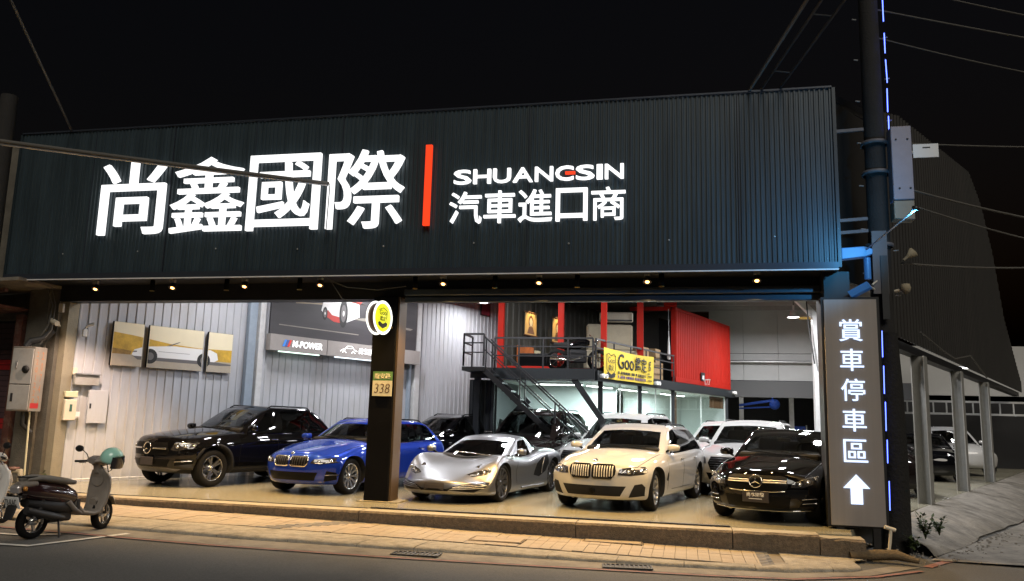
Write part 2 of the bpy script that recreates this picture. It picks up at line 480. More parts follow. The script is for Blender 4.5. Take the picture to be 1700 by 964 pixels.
# manhole plates in the pavement
for (cx, cy, w, d) in ((-2.6, 11.3, 0.75, 0.42), (-1.05, 11.95, 0.85, 0.35), (-11.0, 11.2, 0.6, 0.5)):
    o = empty('service_cover', (cx, cy, gz(cx) + 0.03), 0.0)
    MB().box(-w / 2, w / 2, -d / 2, d / 2, -0.03, -0.004).build('frame', M['slab_edge'], o)
    MB().box(-w / 2 + .03, w / 2 - .03, -d / 2 + .03, d / 2 - .03, -0.02, 0.002).build('lid', M['paver_b'], o)
    tag(o, {0: 'flat tan service cover set in the pavers below the silver sports car', 1: 'flat tan service cover in the pavers below the white estate', 2: 'flat tan service cover in the pavers right of the scooter'}[0 if cx == -2.6 else (1 if cx == -1.05 else 2)], 'cover', 'service covers in the pavement')

# painted lines
rl = [(-40, 9.85), (-13, 9.58), (-9, 9.46), (-7.3, 9.42), (-5.93, 9.41), (-3.5, 9.57), (-1.8, 9.79), (0.2, 10.07), (1.2, 10.28), (2.2, 10.88), (2.9, 11.6)]
def offs(pl, d):
    out = []
    for i, p in enumerate(pl):
        a, b = pl[max(i - 1, 0)], pl[min(i + 1, len(pl) - 1)]
        t = Vector((b[0] - a[0], b[1] - a[1])).normalized()
        out.append((p[0] - t.y * d, p[1] + t.x * d))
    return out
o = strip('red_kerb_line', offs(rl, -0.07), rl, -0.010, M['red_paint']); tag(o, kind='structure')
rl2 = [(3.05, 12.0), (3.4, 12.55), (3.87, 13.1), (4.2, 13.5)]
o = strip('red_corner_line', offs(rl2, -0.11), rl2, -0.014, M['red_paint']); tag(o, kind='structure')
rl3 = [(6.6, 19.0), (8.2, 22.5), (9.9, 26.2), (12.5, 32.0)]
o = strip('red_alley_line', offs(rl3, -0.12), rl3, -0.014, M['red_paint']); tag(o, kind='structure')
wl = [(-7.27, 9.70), (-7.62, 8.40), (-9.6, 8.18)]
o = strip('white_bay_line', offs(wl, -0.05), offs(wl, 0.05), -0.012, M['white_paint']); tag(o, kind='structure')
wl = [(-7.95, 9.28), (-8.22, 9.02), (-10.2, 8.85)]
o = strip('white_bay_divider', offs(wl, -0.04), offs(wl, 0.04), -0.012, M['white_paint']); tag(o, kind='structure')
# gully grates
for (cx, cy, rz, lab) in ((-3.3, 9.86, 0.06, 'small iron gully grate in the gutter left of centre'), (-0.72, 10.14, 0.14, 'slotted iron gully grate in the gutter below the white estate')):
    o = empty('gully_grate', (cx, cy, gz(cx) - 0.008), rz)
    fr = MB(); fr.box(-.3, .3, -.13, -.11, 0, .012).box(-.3, .3, .11, .13, 0, .012).box(-.3, -.28, -.11, .11, 0, .012).box(.28, .3, -.11, .11, 0, .012)
    fr.build('frame', M['iron'], o)
    MB().box(-.28, .28, -.11, .11, -0.004, 0.001).build('pit_shade', M['ink'], o)  # flat black plate stands in for the shade inside the gully
    for k in range(10):
        MB().box(-.262 + k * .056, -.24 + k * .056, -.11, .11, 0.002, .010).build('slat', M['iron'], o)
    tag(o, lab, 'grate', 'gully grates')

# showroom slab
fl = [(-13.2, 12.40), (2.25, 12.36), (2.32, 12.9), (5.0, 18.5), (15.5, 41.5), (-1, 42), (-13.2, 14.0)]
o = MB().prism(fl, -0.55, 0.0, lambda u, v, d: (u, v, d)).build('showroom_floor', M['floor']); tag(o, kind='structure')
# concrete edge of the slab, broken into cast lengths
edge = empty('slab_edge', (0, 0, 0)); tag(edge, kind='structure')
cuts = [-13.4, -9.6, -5.0, -1.6, 0.62, 1.78, 2.36]
for i, (a, b) in enumerate(zip(cuts, cuts[1:])):
    n = max(4, int((b - a) / 0.12)); V = []; rg = random.Random(i)
    rough = 0.007 if a < 0.5 else 0.022
    for k in range(n + 1):
        xx = a + (b - a - (0.012 if i < 5 else 0)) * k / n
        j = [rg.uniform(-rough, rough) for _ in range(4)]
        top = 0.006 + (0.0 if a < 1.7 else -0.03)
        V += [(xx, 12.06 + j[0], gz(xx) - 0.1), (xx, 12.05 + j[1], -0.03 + j[2] * .5 + top), (xx, 12.075 + abs(j[3]) * 1.5, top + j[2] * .3), (xx, 12.41, top + 0.002)]
    F = []
    for k in range(n):
        for q in range(3): F.append((4 * k + q, 4 * k + 4 + q, 4 * k + 5 + q, 4 * k + 1 + q))
    m4 = 4 * n
    F += [(0, 1, 2, 3), (m4 + 3, m4 + 2, m4 + 1, m4)]
    MB().add(V, [f for f in F if not (max(f) - min(f) > 3 and f[0] % 4 == 2)]).build('edge_block', M['slab_edge'], edge)
    MB().add(V, [f for f in F if (max(f) - min(f) > 3 and f[0] % 4 == 2)]).build('edge_top', M['slab_lip'], edge)
MB().box(-13.2, -5.0, 12.40, 12.43, 0.0, 0.018).build('floor_strip', M['iron'], edge)
MB().box(-4.95, 0.6, 12.40, 12.46, 0.0, 0.03).build('floor_strip', M['iron'], edge)
# apron down to the alley on the right
a0 = [(3.0, 13.9), (4.4, 17.2), (6.6, 22.0), (9.2, 27.6), (13.5, 37)]
a1 = [(3.5, 12.9), (5.3, 16.4), (8.0, 21.5), (10.6, 26.8), (15, 36.5)]
mb = MB(); V = []; n = 40
for i in range(n + 1):
    t = i / n; y = 13.9 + t * 23; xa = interp([(p[1], p[0]) for p in a0], y); yb = 12.9 + t * 23.6; xb = interp([(p[1], p[0]) for p in a1], yb)
    for j in range(6):
        s = j / 5; xx = xa + (xb - xa) * s + (0.07 * random.uniform(-1, 1) if j == 5 else 0); yy = y + (yb - y) * s
        z = 0.004 + (gz(xx) - 0.004) * (s ** 1.6) + 0.012 * random.uniform(-1, 1) * (0 < j < 5)
        V.append((xx, yy, z))
F = [(i * 6 + j, i * 6 + j + 1, i * 6 + j + 7, i * 6 + j + 6) for i in range(n) for j in range(5)]
o = mb.add(V, F, True).build('alley_apron', M['apron']); tag(o, kind='structure')
# alley paving
al = [(3.3, 12.6), (5.4, 16.4), (8.1, 21.5), (10.7, 26.8), (20, 45)]
al2 = [(60, 12.6), (60, 16.4), (60, 21.5), (60, 26.8), (60, 45)]
mb = MB(); V = []
for a, b in zip(al, al2): V += [(a[0], a[1], gz(a[0]) - 0.006), (b[0], b[1], gz(b[0]) - 0.006)]
o = mb.add(V, [(2 * i, 2 * i + 1, 2 * i + 3, 2 * i + 2) for i in range(4)]).build('alley', M['apron']); tag(o, kind='structure')

# ------------------------------------------------------------------ the showroom building
B = empty('showroom_building', (0, 0, 0))
tag(B, 'dark ribbed-sheet car showroom with open lit front and tall fascia', 'building')
FX0, FX1 = -12.85, 2.28
o = corrugated(FX1 - FX0, 3.98, 6.80, 0.076, 0.020, 0.42, 0.14).build('fascia_cladding', M['fascia'], B, (FX0, 12.80, 0))
MB().box(FX0, FX1, 12.74, 12.80, 3.86, 3.978).build('fascia_trim', M['trim'], B)
MB().box(FX0, FX1, 12.735, 12.742, 3.852, 3.872).build('trim_lip', M['col_white'], B)
MB().box(FX0, FX1, 12.76, 13.0, 6.802, 6.83).build('fascia_capping', M['trim'], B)
MB().box(FX1 - .001, FX1 + .05, 12.76, 13.7, 3.9, 6.80).build('fascia_return', M['fascia'], B)
MB().box(FX0 - .05, FX0, 12.78, 13.7, 3.9, 6.80).build('fascia_return', M['fascia'], B)
MB().box(FX0 + .02, FX1 - .02, 12.80, 13.62, 3.90, 3.94).build('soffit', M['black'], B)
MB().box(-12.3, 2.30, 13.62, 13.95, 3.58, 4.6).build('header_beam', M['black'], B)
mb = MB().box(-4.95, 2.12, 13.50, 13.615, 3.50, 3.60); mb.box(-4.95, 2.12, 13.46, 13.615, 3.62, 3.74)
mb.build('shutter_bottom_bar', M['shutter_box'], B, bevel=0.012)
mb = MB().box(-5.50, -5.06, 13.42, 13.86, 0.0, 3.60); mb.build('front_pillar', M['black_gloss'], B, bevel=0.01)
MB().box(-5.058, -5.02, 13.47, 13.84, 0.0, 3.60).build('pillar_guide_rail', mat('guide_rail_bronze', (0.10, 0.065, 0.035), 0.5, metal=0.4), B)
MB().box(-5.60, -4.86, 13.36, 13.95, 0.001, 0.02).build('pillar_foot_plate', M['slab_lip'], B)
MB().box(2.12, 2.5, 13.15, 13.95, 0.0, 3.9).build('front_pillar', M['black'], B)
# left wall
o = corrugated(18.6, 0.0, 6.6, 0.2, 0.022, 0.70, 0.07).build('side_wall', M['wall'], B, WL, (0, 0, DX))
for (s, w, m, pr) in ((4.10, 0.22, 'col_blue', 0.16), (4.36, 0.16, 'col_white', 0.22), (9.72, 0.10, 'col_blue', 0.14), (9.92, 0.22, 'col_white', 0.18)):
    MB().box(s, s + w, -pr, -0.03, 0, 6.5).build('wall_column', M[m], B, WL, (0, 0, DX), bevel=0.01)
MB().box(-0.10, 0.0, -0.10, 0.12, 0, 3.9).build('wall_end_trim', M['gold'] if False else M['slab_lip'], B, WL, (0, 0, DX))
o = MB(); o.tube([WL + D * s + Vector((.1, -.05, .06)) for s in (0.2, 2.3)], 0.014, 6); o.build('wall_pipe', M['white'], B)
# roof and purlins
o = MB().prism([(-12.6, 13.95), (2.4, 13.95), (11.9, 34.8), (-2.7, 34.8)], 6.25, 6.40, lambda u, v, d: (u, v, d)).build('roof', M['roof'], B)
for y in (15.2, 18.0, 20.8, 23.6, 26.4, 28.2, 29.7, 31.2, 32.6):
    xl = -12.2 + (y - 13.9) * 0.459; xr = 2.6 + (y - 13.9) * 0.459
    MB().box(xl, xr, y, y + .12, 6.02, 6.249).build('purlin', M['roof'], B)
# back wall of the right aisle: panels over a dark beam, open below
for k in range(5):
    x0 = 0.9 + k * 1.32
    MB().box(x0, x0 + 1.31, 33.0, 33.08, 4.35, 6.2).build('wall_panel', M['wall_grey'], B)
    MB().box(x0, x0 + 1.31, 33.0, 33.08, 3.28, 4.33).build('wall_panel', M['wall_grey'], B)
MB().box(0.9, 8.6, 32.95, 33.2, 2.62, 3.26).build('lintel', mat('lintel_grey', (0.10, 0.10, 0.10), 0.6), B)
o = MB().tube([(1.0, 32.8, 4.0), (5.2, 32.8, 4.0)], 0.06, 8); o.build('rail_tube', M['steel'], B)
# column with haunch inside on the right
mb = MB().box(3.82, 4.10, 25.9, 26.3, 0, 4.9); mb.build('aisle_column', M['col_white'], B, bevel=.01)
MB().bar((3.95, 26.1, 4.85), (3.15, 26.1, 5.75), 0.26, 0.2).build('haunch', M['col_white'], B)
MB().bar((3.5, 26.5, 4.9), (4.3, 26.5, 4.9), 0.1, 0.08).build('haunch_bracket', M['gold'], B)
o = MB().tube([(3.60, 25.7, 5.7), (3.66, 25.7, 4.6), (3.80, 25.7, 3.4)], 0.022, 6); o.build('column_cable', M['cable_dark'], B)
# gable wall on the alley side, carried on posts
def gtop(s):
    y = 15.2 + s * 0.9087
    pl = [(15.2, 7.3), (17, 7.85), (20.8, 8.5), (26.4, 9.45), (28.6, 9.0), (30.8, 7.8), (32.9, 5.7), (37.5, 3.5), (45, 3.4)]
    return interp(pl, y)
RW0 = RW - D * ((18.3 - 15.2) / 0.9087)
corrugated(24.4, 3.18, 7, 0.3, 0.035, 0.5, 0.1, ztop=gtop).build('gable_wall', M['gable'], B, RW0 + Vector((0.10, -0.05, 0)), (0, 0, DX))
MB().box(0, 24.4, -0.02, 0.2, 3.02, 3.179).build('gable_beam', M['black'], B, RW0, (0, 0, DX))
for i, s in enumerate((0.0, 4.95, 10.15)):
    mb = MB().box(s - .18, s + .18, -0.14, -0.12, 0, 3.02); mb.box(s - .18, s + .18, 0.10, 0.12, 0, 3.02); mb.box(s - .01, s + .01, -0.12, 0.10, 0, 3.02)
    mb.build('side_post', M['post'], B, RW, (0, 0, DX))
MB().box(3.0, 3.2, 0, 0.3, 0, 3.0).build('downpipe', M['black'], B, RW - D * 2.62 + Vector((-.05, 0, 0)), (0, 0, DX)) if False else None
a_, b_ = Vector((2.36, 13.72, 0)), RW0 + Vector((0.1, 0.1, 0))
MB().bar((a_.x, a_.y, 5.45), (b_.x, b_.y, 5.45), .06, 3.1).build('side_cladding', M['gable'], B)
MB().bar((a_.x, a_.y, 7.05), (b_.x, b_.y, 7.2), .10, .12).build('side_capping', M['black'], B)
# far end of the covered lot on the right
MB().box(6.5, 18.5, 38.5, 38.6, 0, 1.9 + 0.9).build('lot_end_wall', M['black'], B)
MB().box(6.0, 18.5, 38.3, 38.5, 3.05, 5.2).build('lot_end_panel', M['wall_grey'], B)
mb = MB(); mb.bar((6.5, 36.5, 2.72), (15.5, 36.5, 2.72), 0.08); mb.bar((6.5, 36.5, 2.22), (15.5, 36.5, 2.22), 0.08)
for k in range(19): mb.bar((6.5 + k * .5, 36.5, 2.22), (6.5 + k * .5, 36.5, 2.72), 0.05)
mb.build('lattice_girder', M['wall_grey'], B)
for xx in (2.2, 4.25, 5.55): MB().box(xx, xx + .18, 36.0, 36.2, 0, 3.0).build('lot_post', M['col_white'], B)
MB().box(-1, 9.0, 33.3, 40.5, 3.05, 3.1).build('lot_canopy', M['col_white'], B)
MB().box(-1.0, 1.6, 37.5, 37.6, 0, 3.05).build('lot_end_panel', M['col_white'], B)
MB().box(1.6, 9.0, 40.4, 40.5, 0, 3.05).build('lot_end_wall', M['black'], B)

for k in range(9):
    MB().lathe([(0, -.006), (.014, -.004), (.016, 0), (0, 0)], 8, 'y').build('screw', M['steel'], B, (-11.6 + k * 1.62, 12.775, 4.36 + .02 * (k % 3)))
for k in range(1, 9):     # laps between the cladding sheets
    MB().box(-12.85 + k * 1.71, -12.85 + k * 1.71 + .012, 12.765, 12.80, 3.985, 6.795).build('sheet_lap', M['trim'], B)

# ------------------------------------------------------------------ ceiling lamps
def hb_lamp(x, y, z, label, power=70):
    o = empty('highbay_lamp', (x, y, z))
    MB().lathe([(0.03, .42), (0.03, .24), (.11, .22), (.13, .10), (.24, .0), (.235, -.005), (.12, .085), (0.0, .085)], 20).build('shade', M['white'], o)
    MB().lathe([(0.0, 0.012), (0.20, 0.012), (0.20, 0.02), (0, 0.02)], 20).build('lens', M['lamp_hi'], o)
    MB().tube([(0, 0, .4), (0, 0, 6.25 - z)], 0.012, 6).build('hanger', M['black'], o)
    ld = bpy.data.lights.new('highbay_light', 'AREA'); ld.shape = 'DISK'; ld.size = 0.38; ld.energy = power; ld.color = (0.96, 0.965, 1.0)
    lo = bpy.data.objects.new('light', ld); COL.objects.link(lo); lo.parent = o; lo.location = (0, 0, -0.012)
    tag(o, label, 'lamp', 'high-bay lamps under the roof')
n = 0
for (x, y) in ((-9.2, 16.2), (-6.0, 16.4), (-2.6, 16.4), (0.6, 16.2), (-7.6, 20.6), (-3.9, 19.2), (-0.3, 20.4), (2.8, 20.0), (2.74, 24.0), (-6.3, 24.3), (3.6, 28.6), (7.4, 27.5), (10.5, 33.0), (3.2, 17.4)):
    hb_lamp(x, y, 5.12 if y < 27 else 5.2, 'white high-bay lamp seen below the header near the right column' if (x, y) == (2.74, 24.0) else 'white high-bay lamp hidden behind the header above the cars', (85 if y < 17 else (85 if y > 24 and x < 0 else 145 if y < 23.9 or x < 0 else 360)) if x < 5 else 45)
# batten lamps in the lot behind
for (x, y, z, rz, lab) in ((2.6, 35.2, 2.98, 0, 'white tube lamp under the low canopy behind the showroom, left one'), (3.5, 34.4, 2.98, 0, 'white tube lamp under the low canopy behind the showroom, right one'),
                   (10.6, 33.5, 3.9, 0.1, 'bright batten lamp in the covered lot behind the parking sign')):
    o = empty('batten_lamp', (x, y, z), rz)
    MB().box(-.6, .6, -.06, .06, 0.0, .05).build('body', M['white'], o)
    MB().box(-.58, .58, -.04, .04, -.03, -0.001).build('tube', M['lamp_white'], o)
    tag(o, lab, 'lamp', 'batten lamps')

# ------------------------------------------------------------------ front downlights under the fascia
lit = [(-11.09, 3.73), (-9.42, 3.74), (-7.93, 3.75), (-6.43, 3.76), (-4.12, 3.76), (-2.43, 3.76), (-0.62, 3.76), (1.11, 3.76)]
words = ['first', 'second', 'third', 'fourth', 'fifth', 'sixth', 'seventh', 'eighth']
for i, (x, z) in enumerate(lit):
    o = empty('floodlight', (x, 13.12, z))
    MB().box(-.05, .05, -.03, .03, .10, .18).build('bracket', M['grey_plastic'], o)
    MB().lathe([(0.0, 0.10), (0.05, 0.10), (0.065, 0.03), (0.075, 0.0), (0.06, 0.0), (0.05, .012)], 14).build('housing', M['black'], o, (0, 0, 0), (R(-24), 0, 0))
    MB().lathe([(0.0, 0.004), (0.036, 0.004), (0.030, -0.008), (0.0, -0.014)], 14).build('lens', M['lamp_warm'], o, (0, -0.0, 0), (R(-24), 0, 0))
    ld = bpy.data.lights.new('flood', 'SPOT'); ld.energy = 540; ld.color = (1.0, 0.61, 0.21) if i else (1.0, 0.72, 0.55); ld.spot_size = R(118); ld.spot_blend = 0.55; ld.shadow_soft_size = 0.018
    lo = bpy.data.objects.new('light', ld); COL.objects.link(lo); lo.parent = o; lo.location = (0, 0, -0.022)
    lo.rotation_euler = (R(3), 0, 0)
    tag(o, 'lit warm floodlight under the fascia, %s from the left' % words[i], 'floodlight', 'warm floodlights under the fascia')
for i, x in enumerate((-9.87, -8.31, -6.84, -4.64, -3.2, -1.78, -0.39)):
    o = empty('can_light', (x, 13.15, 3.76))
    MB().lathe([(0, .14), (0.042, .14), (0.045, -.07), (.038, -.07), (.036, -.04), (0, -.04)], 14).build('can', M['black_gloss'], o)
    MB().lathe([(.046, -.072), (.046, -.062), (.036, -.062), (.036, -.072), (.046, -.072)], 14).build('ring', M['gold'], o)
    tag(o, 'unlit black can light under the fascia, %s from the left' % words[i], 'can light', 'black can lights under the fascia')

# ------------------------------------------------------------------ fascia lettering
SG = empty('fascia_sign', (0, 12.74, 0)); tag(SG, 'large white lit lettering with a red bar on the dark fascia', 'sign')
def letter(ch, x0, x1, z0, z1, m=None, off=0.0, ext=0.06, **k):
    o = put_text('letter', ch, (x0, 0, z0), (1, 0, 0), x1 - x0, z1 - z0, m or M['sign_white'], SG, ext=ext, off=off, **k)
    return o
letter('尚', -10.84, -9.47, 4.69, 6.11, bold=0.009)
letter('鑫', -9.33, -7.84, 4.69, 6.12, bold=0.0035)
letter('國', -7.75, -6.36, 4.70, 6.10, bold=0.007)
letter('際', -6.20, -4.77, 4.69, 6.12, bold=0.007)
MB().box(-4.395, -4.285, -.06, 0, 4.71, 6.145).build('red_bar', M['sign_red'], SG)
ws = {'S': 1, 'H': 1, 'U': 1, 'A': 1.1, 'N': 1.0, 'C': 1.0, 'I': 0.32}
word = 'SHUANCSIN'; gap = 0.035; tot = sum(ws[c] for c in word); un = (2.90 - gap * 8) / tot; x = -3.88
for c in word:
    letter(c, x, x + un * ws[c], 5.42, 5.675, bold=0.007, ext=0.04)
    if c == 'C': MB().box(x + un * .55, x + un * 1.08, -.045, 0, 5.525, 5.57).build('red_dash', M['sign_red'], SG)
    x += un * ws[c] + gap
for ch, a, b in (('汽', -3.94, -3.37), ('車', -3.33, -2.78), ('進', -2.74, -2.16), ('口', -2.10, -1.57), ('商', -1.51, -0.95)):
    letter(ch, a, b, 4.725, 5.285, bold=0.0045 if ch != '口' else 0.008, ext=0.04)

# ------------------------------------------------------------------ parking sign on the right
PS = empty('parking_sign', (2.06, 12.98, 0.03)); tag(PS, 'tall grey-brown lit sign board with five characters and an up arrow', 'sign')
MB().box(-.02, 0.82, 0.02, 0.20, 0, 3.44).build('case', M['black'], PS)
MB().box(0.02, 0.775, -0.01, 0.019, 0.03, 3.40).build('face', M['board'], PS)
for i, ch in enumerate('賞車停車區'):
    z = 3.09 - 0.335 - i * 0.452
    put_text('letter', ch, (0.225 + 0.0, -0.012, z), (1, 0, 0), 0.335, 0.335, M['sign_blue'], PS, ext=0.02, bold=0.0012)
ar = [(0, .23), (.185, .43), (.37, .23), (.265, .23), (.265, 0), (.10, 0), (.10, .23)]
put_poly('arrow', ar, (0.20, -0.012, 0.34), (1, 0, 0), 0, 0.02, M['sign_blue'], PS)
MB().box(.1, .2, .02, .12, -.35, 0.0).box(.6, .7, .02, .12, -.35, 0).build('foot', M['black'], PS)
# ------------------------------------------------------------------ cars
def paint(name, col, metal=0.0, rough=0.35, coat=1.0, crough=0.02):
    return mat(name, col, rough, metal=metal, coat=coat, coat_rough=crough, spec=0.0)
P_BLACK = paint('car_paint_black', (0.0025, 0.0025, 0.003), 0.0, 0.5)
P_BLUE = paint('car_paint_blue', (0.010, 0.034, 0.30), 0.25, 0.35)
P_WHITE = paint('car_paint_white', (0.42, 0.415, 0.405), 0.0, 0.4)
P_SILVER = paint('car_paint_silver', (0.22, 0.225, 0.24), 0.92, 0.36, 0.5)
P_BROWN = paint('car_paint_brown', (0.008, 0.0055, 0.005), 0.0, 0.4)
C_TRIM = mat('car_black_trim', (0.004, 0.004, 0.004), 0.45, spec=0.12)
C_PIANO = mat('car_piano_black', (0.002, 0.002, 0.002), 0.4, coat=1.0, spec=0.0)
C_CLAD = mat('car_cladding', (0.014, 0.014, 0.0145), 0.7, spec=0.15)
C_WELL = mat('car_wheel_well', (0.006, 0.006, 0.006), 0.9)
C_TYRE = mat('car_tyre', (0.010, 0.0095, 0.009), 0.85, bump=0.2, bscale=90, spec=0.12)
C_RIM = mat('car_rim_silver', (0.62, 0.62, 0.62), 0.25, metal=0.9)
C_RIMD = mat('car_rim_dark', (0.10, 0.10, 0.105), 0.3, metal=0.85)
C_CHROME = mat('car_chrome', (0.80, 0.79, 0.77), 0.08, metal=1.0)
C_LAMP = mat('car_lamp', (0.06, 0.06, 0.065), 0.10, metal=0.6, coat=1.0)
C_LENS = mat('car_lamp_lens', (0.70, 0.72, 0.75), 0.06, metal=0.9, coat=1.0)
C_GLASS = glass_mat('car_glass', (0.50, 0.52, 0.51), gloss_ior=1.6)
C_GLASSD = glass_mat('car_glass_dark', (0.10, 0.10, 0.105), gloss_ior=1.6)
C_INT = mat('car_interior', (0.018, 0.0175, 0.017), 0.75, spec=0.15)
C_PLATE = mat('dealer_plate', (0.035, 0.03, 0.03), 0.5)

def lerp_curve(pts, x):
    """smooth interpolation of a list of (x, v), x ascending"""
    xs = np.array([p[0] for p in pts], float); v = np.array([p[1] for p in pts], float)
    x = np.asarray(x, float)
    i = np.clip(np.searchsorted(xs, x) - 1, 0, len(xs) - 2)
    h = xs[i + 1] - xs[i]; t = np.clip((x - xs[i]) / h, 0, 1)
    m = np.zeros(len(xs)); d = np.diff(v) / np.diff(xs)
    m[0], m[-1] = d[0], d[-1]
    for k in range(1, len(xs) - 1):
        m[k] = 0 if d[k - 1] * d[k] <= 0 else 2 * d[k - 1] * d[k] / (d[k - 1] + d[k])
    t2, t3 = t * t, t * t * t
    return (2 * t3 - 3 * t2 + 1) * v[i] + (t3 - 2 * t2 + t) * h * m[i] + (-2 * t3 + 3 * t2) * v[i + 1] + (t3 - t2) * h * m[i + 1]

def box_surface(A, Bv, Cv, skip_bottom=False):
    """quads of a box surface on the grids A x B x C; returns verts (i,j,k) and faces with side names"""
    na, nb, nc = len(A), len(Bv), len(Cv)
    idx = {}; keys = []
    def vid(i, j, k):
        if (i, j, k) not in idx:
            idx[(i, j, k)] = len(keys); keys.append((i, j, k))
        return idx[(i, j, k)]
    F = []
    for i in range(na - 1):
        for j in range(nb - 1):
            F.append(((vid(i, j, nc - 1), vid(i + 1, j, nc - 1), vid(i + 1, j + 1, nc - 1), vid(i, j + 1, nc - 1)), 'top', (i, j, nc - 1)))
            if not skip_bottom:
                F.append(((vid(i, j, 0), vid(i, j + 1, 0), vid(i + 1, j + 1, 0), vid(i + 1, j, 0)), 'bottom', (i, j, 0)))
        for k in range(nc - 1):
            F.append(((vid(i, 0, k), vid(i + 1, 0, k), vid(i + 1, 0, k + 1), vid(i, 0, k + 1)), 'right', (i, 0, k)))
            F.append(((vid(i, nb - 1, k), vid(i, nb - 1, k + 1), vid(i + 1, nb - 1, k + 1), vid(i + 1, nb - 1, k)), 'left', (i, nb - 1, k)))
    for j in range(nb - 1):
        for k in range(nc - 1):
            F.append(((vid(0, j, k), vid(0, j, k + 1), vid(0, j + 1, k + 1), vid(0, j + 1, k)), 'rear', (0, j, k)))
            F.append(((vid(na - 1, j, k), vid(na - 1, j + 1, k), vid(na - 1, j + 1, k + 1), vid(na - 1, j, k + 1)), 'front', (na - 1, j, k)))
    return keys, F

def eval_mesh(o):
    dg = bpy.context.evaluated_depsgraph_get()
    return bpy.data.meshes.new_from_object(o.evaluated_get(dg))

def split_by_material(me, specs, parent, sharp=R(32)):
    """specs: list (name, material) per material index; makes one object per index"""
    me.polygons.foreach_set('use_smooth', [True] * len(me.polygons))
    try: me.set_sharp_from_angle(angle=sharp)
    except Exception: pass
    out = []
    for mi, (name, m) in enumerate(specs):
        bm = bmesh.new(); bm.from_mesh(me)
        bmesh.ops.delete(bm, geom=[f for f in bm.faces if f.material_index != mi], context='FACES')
        if not bm.faces:
            bm.free(); out.append(None); continue
        for f in bm.faces: f.material_index = 0
        if name == 'wheel_arch':          # one arch liner per wheel
            cen = [(f, f.calc_center_median()) for f in bm.faces]
            for sx in (1, -1):
                for sy in (1, -1):
                    b2 = bm.copy(); b2.faces.ensure_lookup_table()
                    dl = [f for f in b2.faces if f.calc_center_median().x * sx < 0 or f.calc_center_median().y * sy < 0]
                    bmesh.ops.delete(b2, geom=dl, context='FACES')
                    m2 = bpy.data.meshes.new(name); b2.to_mesh(m2); b2.free(); o2 = link(name, m2, m, parent)
            bm.free(); out.append(o2); continue
        m2 = bpy.data.meshes.new(name); bm.to_mesh(m2); bm.free()
        out.append(link(name, m2, m, parent))
    return out

def wheel_master(r, w, rim_r, spokes, style, rim_mat):
    """wheel about the local Y axis, outer face towards +Y, centre at origin"""
    hub = MB().lathe([(0.0, w * .30), (.045, w * .30), (.05, w * .1), (rim_r * .55, w * .02), (rim_r * .55, -w * .2), (0, -w * .2)], 24, 'y').mesh('wheel')
    hub.materials.append(C_RIMD)
    ty = MB().lathe([(rim_r * .98, w * .38), (rim_r + .012, w * .47), (r - .035, w * .5), (r - .008, w * .40), (r, w * .2), (r, -w * .2), (r - .008, -w * .40), (r - .035, -w * .5), (rim_r, -w * .45)], 36, 'y').mesh('tyre')
    ty.materials.append(C_TYRE)
    mb = MB().lathe([(rim_r * 1.0, w * .40), (rim_r * .965, w * .43), (rim_r * .93, w * .37), (rim_r * .90, -w * .2), (rim_r * .90, -w * .4)], 40, 'y')
    mb.lathe([(0, w * .31), (.032, w * .31), (.036, w * .28), (.07, w * .25), (.08, w * .14)], 24, 'y')
    for k in range(spokes):
        a0 = 2 * math.pi * k / spokes
        subs = ((-1, 1) if style == 'double' else ((0,) if style == 'single' else (-.5, .5)))
        for sg in subs:
            if style == 'double': ain, aout = a0 + sg * .10, a0 + sg * .20
            elif style == 'single': ain, aout = a0, a0
            else: ain, aout = a0 + sg * (.16 if spokes < 8 else .10), a0 + sg * (.34 if spokes < 8 else .16)
            wi = (.020 if spokes < 8 else .011) if style != 'single' else .034
            wo = (.016 if spokes < 8 else .010) if style != 'single' else .030
            pts = []
            for (rr, aa, hw, h) in ((.055, ain, wi, w * .27), (rim_r * .55, (ain + aout) / 2, (wi + wo) / 2, w * .31), (rim_r * .95, aout, wo, w * .38)):
                c = Vector((math.cos(aa) * rr, 0, math.sin(aa) * rr)); t = Vector((-math.sin(aa), 0, math.cos(aa)))
                pts += [c - t * hw + Vector((0, h, 0)), c + t * hw + Vector((0, h, 0)), c + t * hw * 1.2 + Vector((0, h - .035, 0)), c - t * hw * 1.2 + Vector((0, h - .035, 0))]
            F = []
            for q in range(2):
                for e in range(4): F.append((q * 4 + e, q * 4 + (e + 1) % 4, q * 4 + 4 + (e + 1) % 4, q * 4 + 4 + e))
            mb.add(pts, F)
    rim = mb.mesh('rim'); rim.materials.append(rim_mat)
    return hub, ty, rim

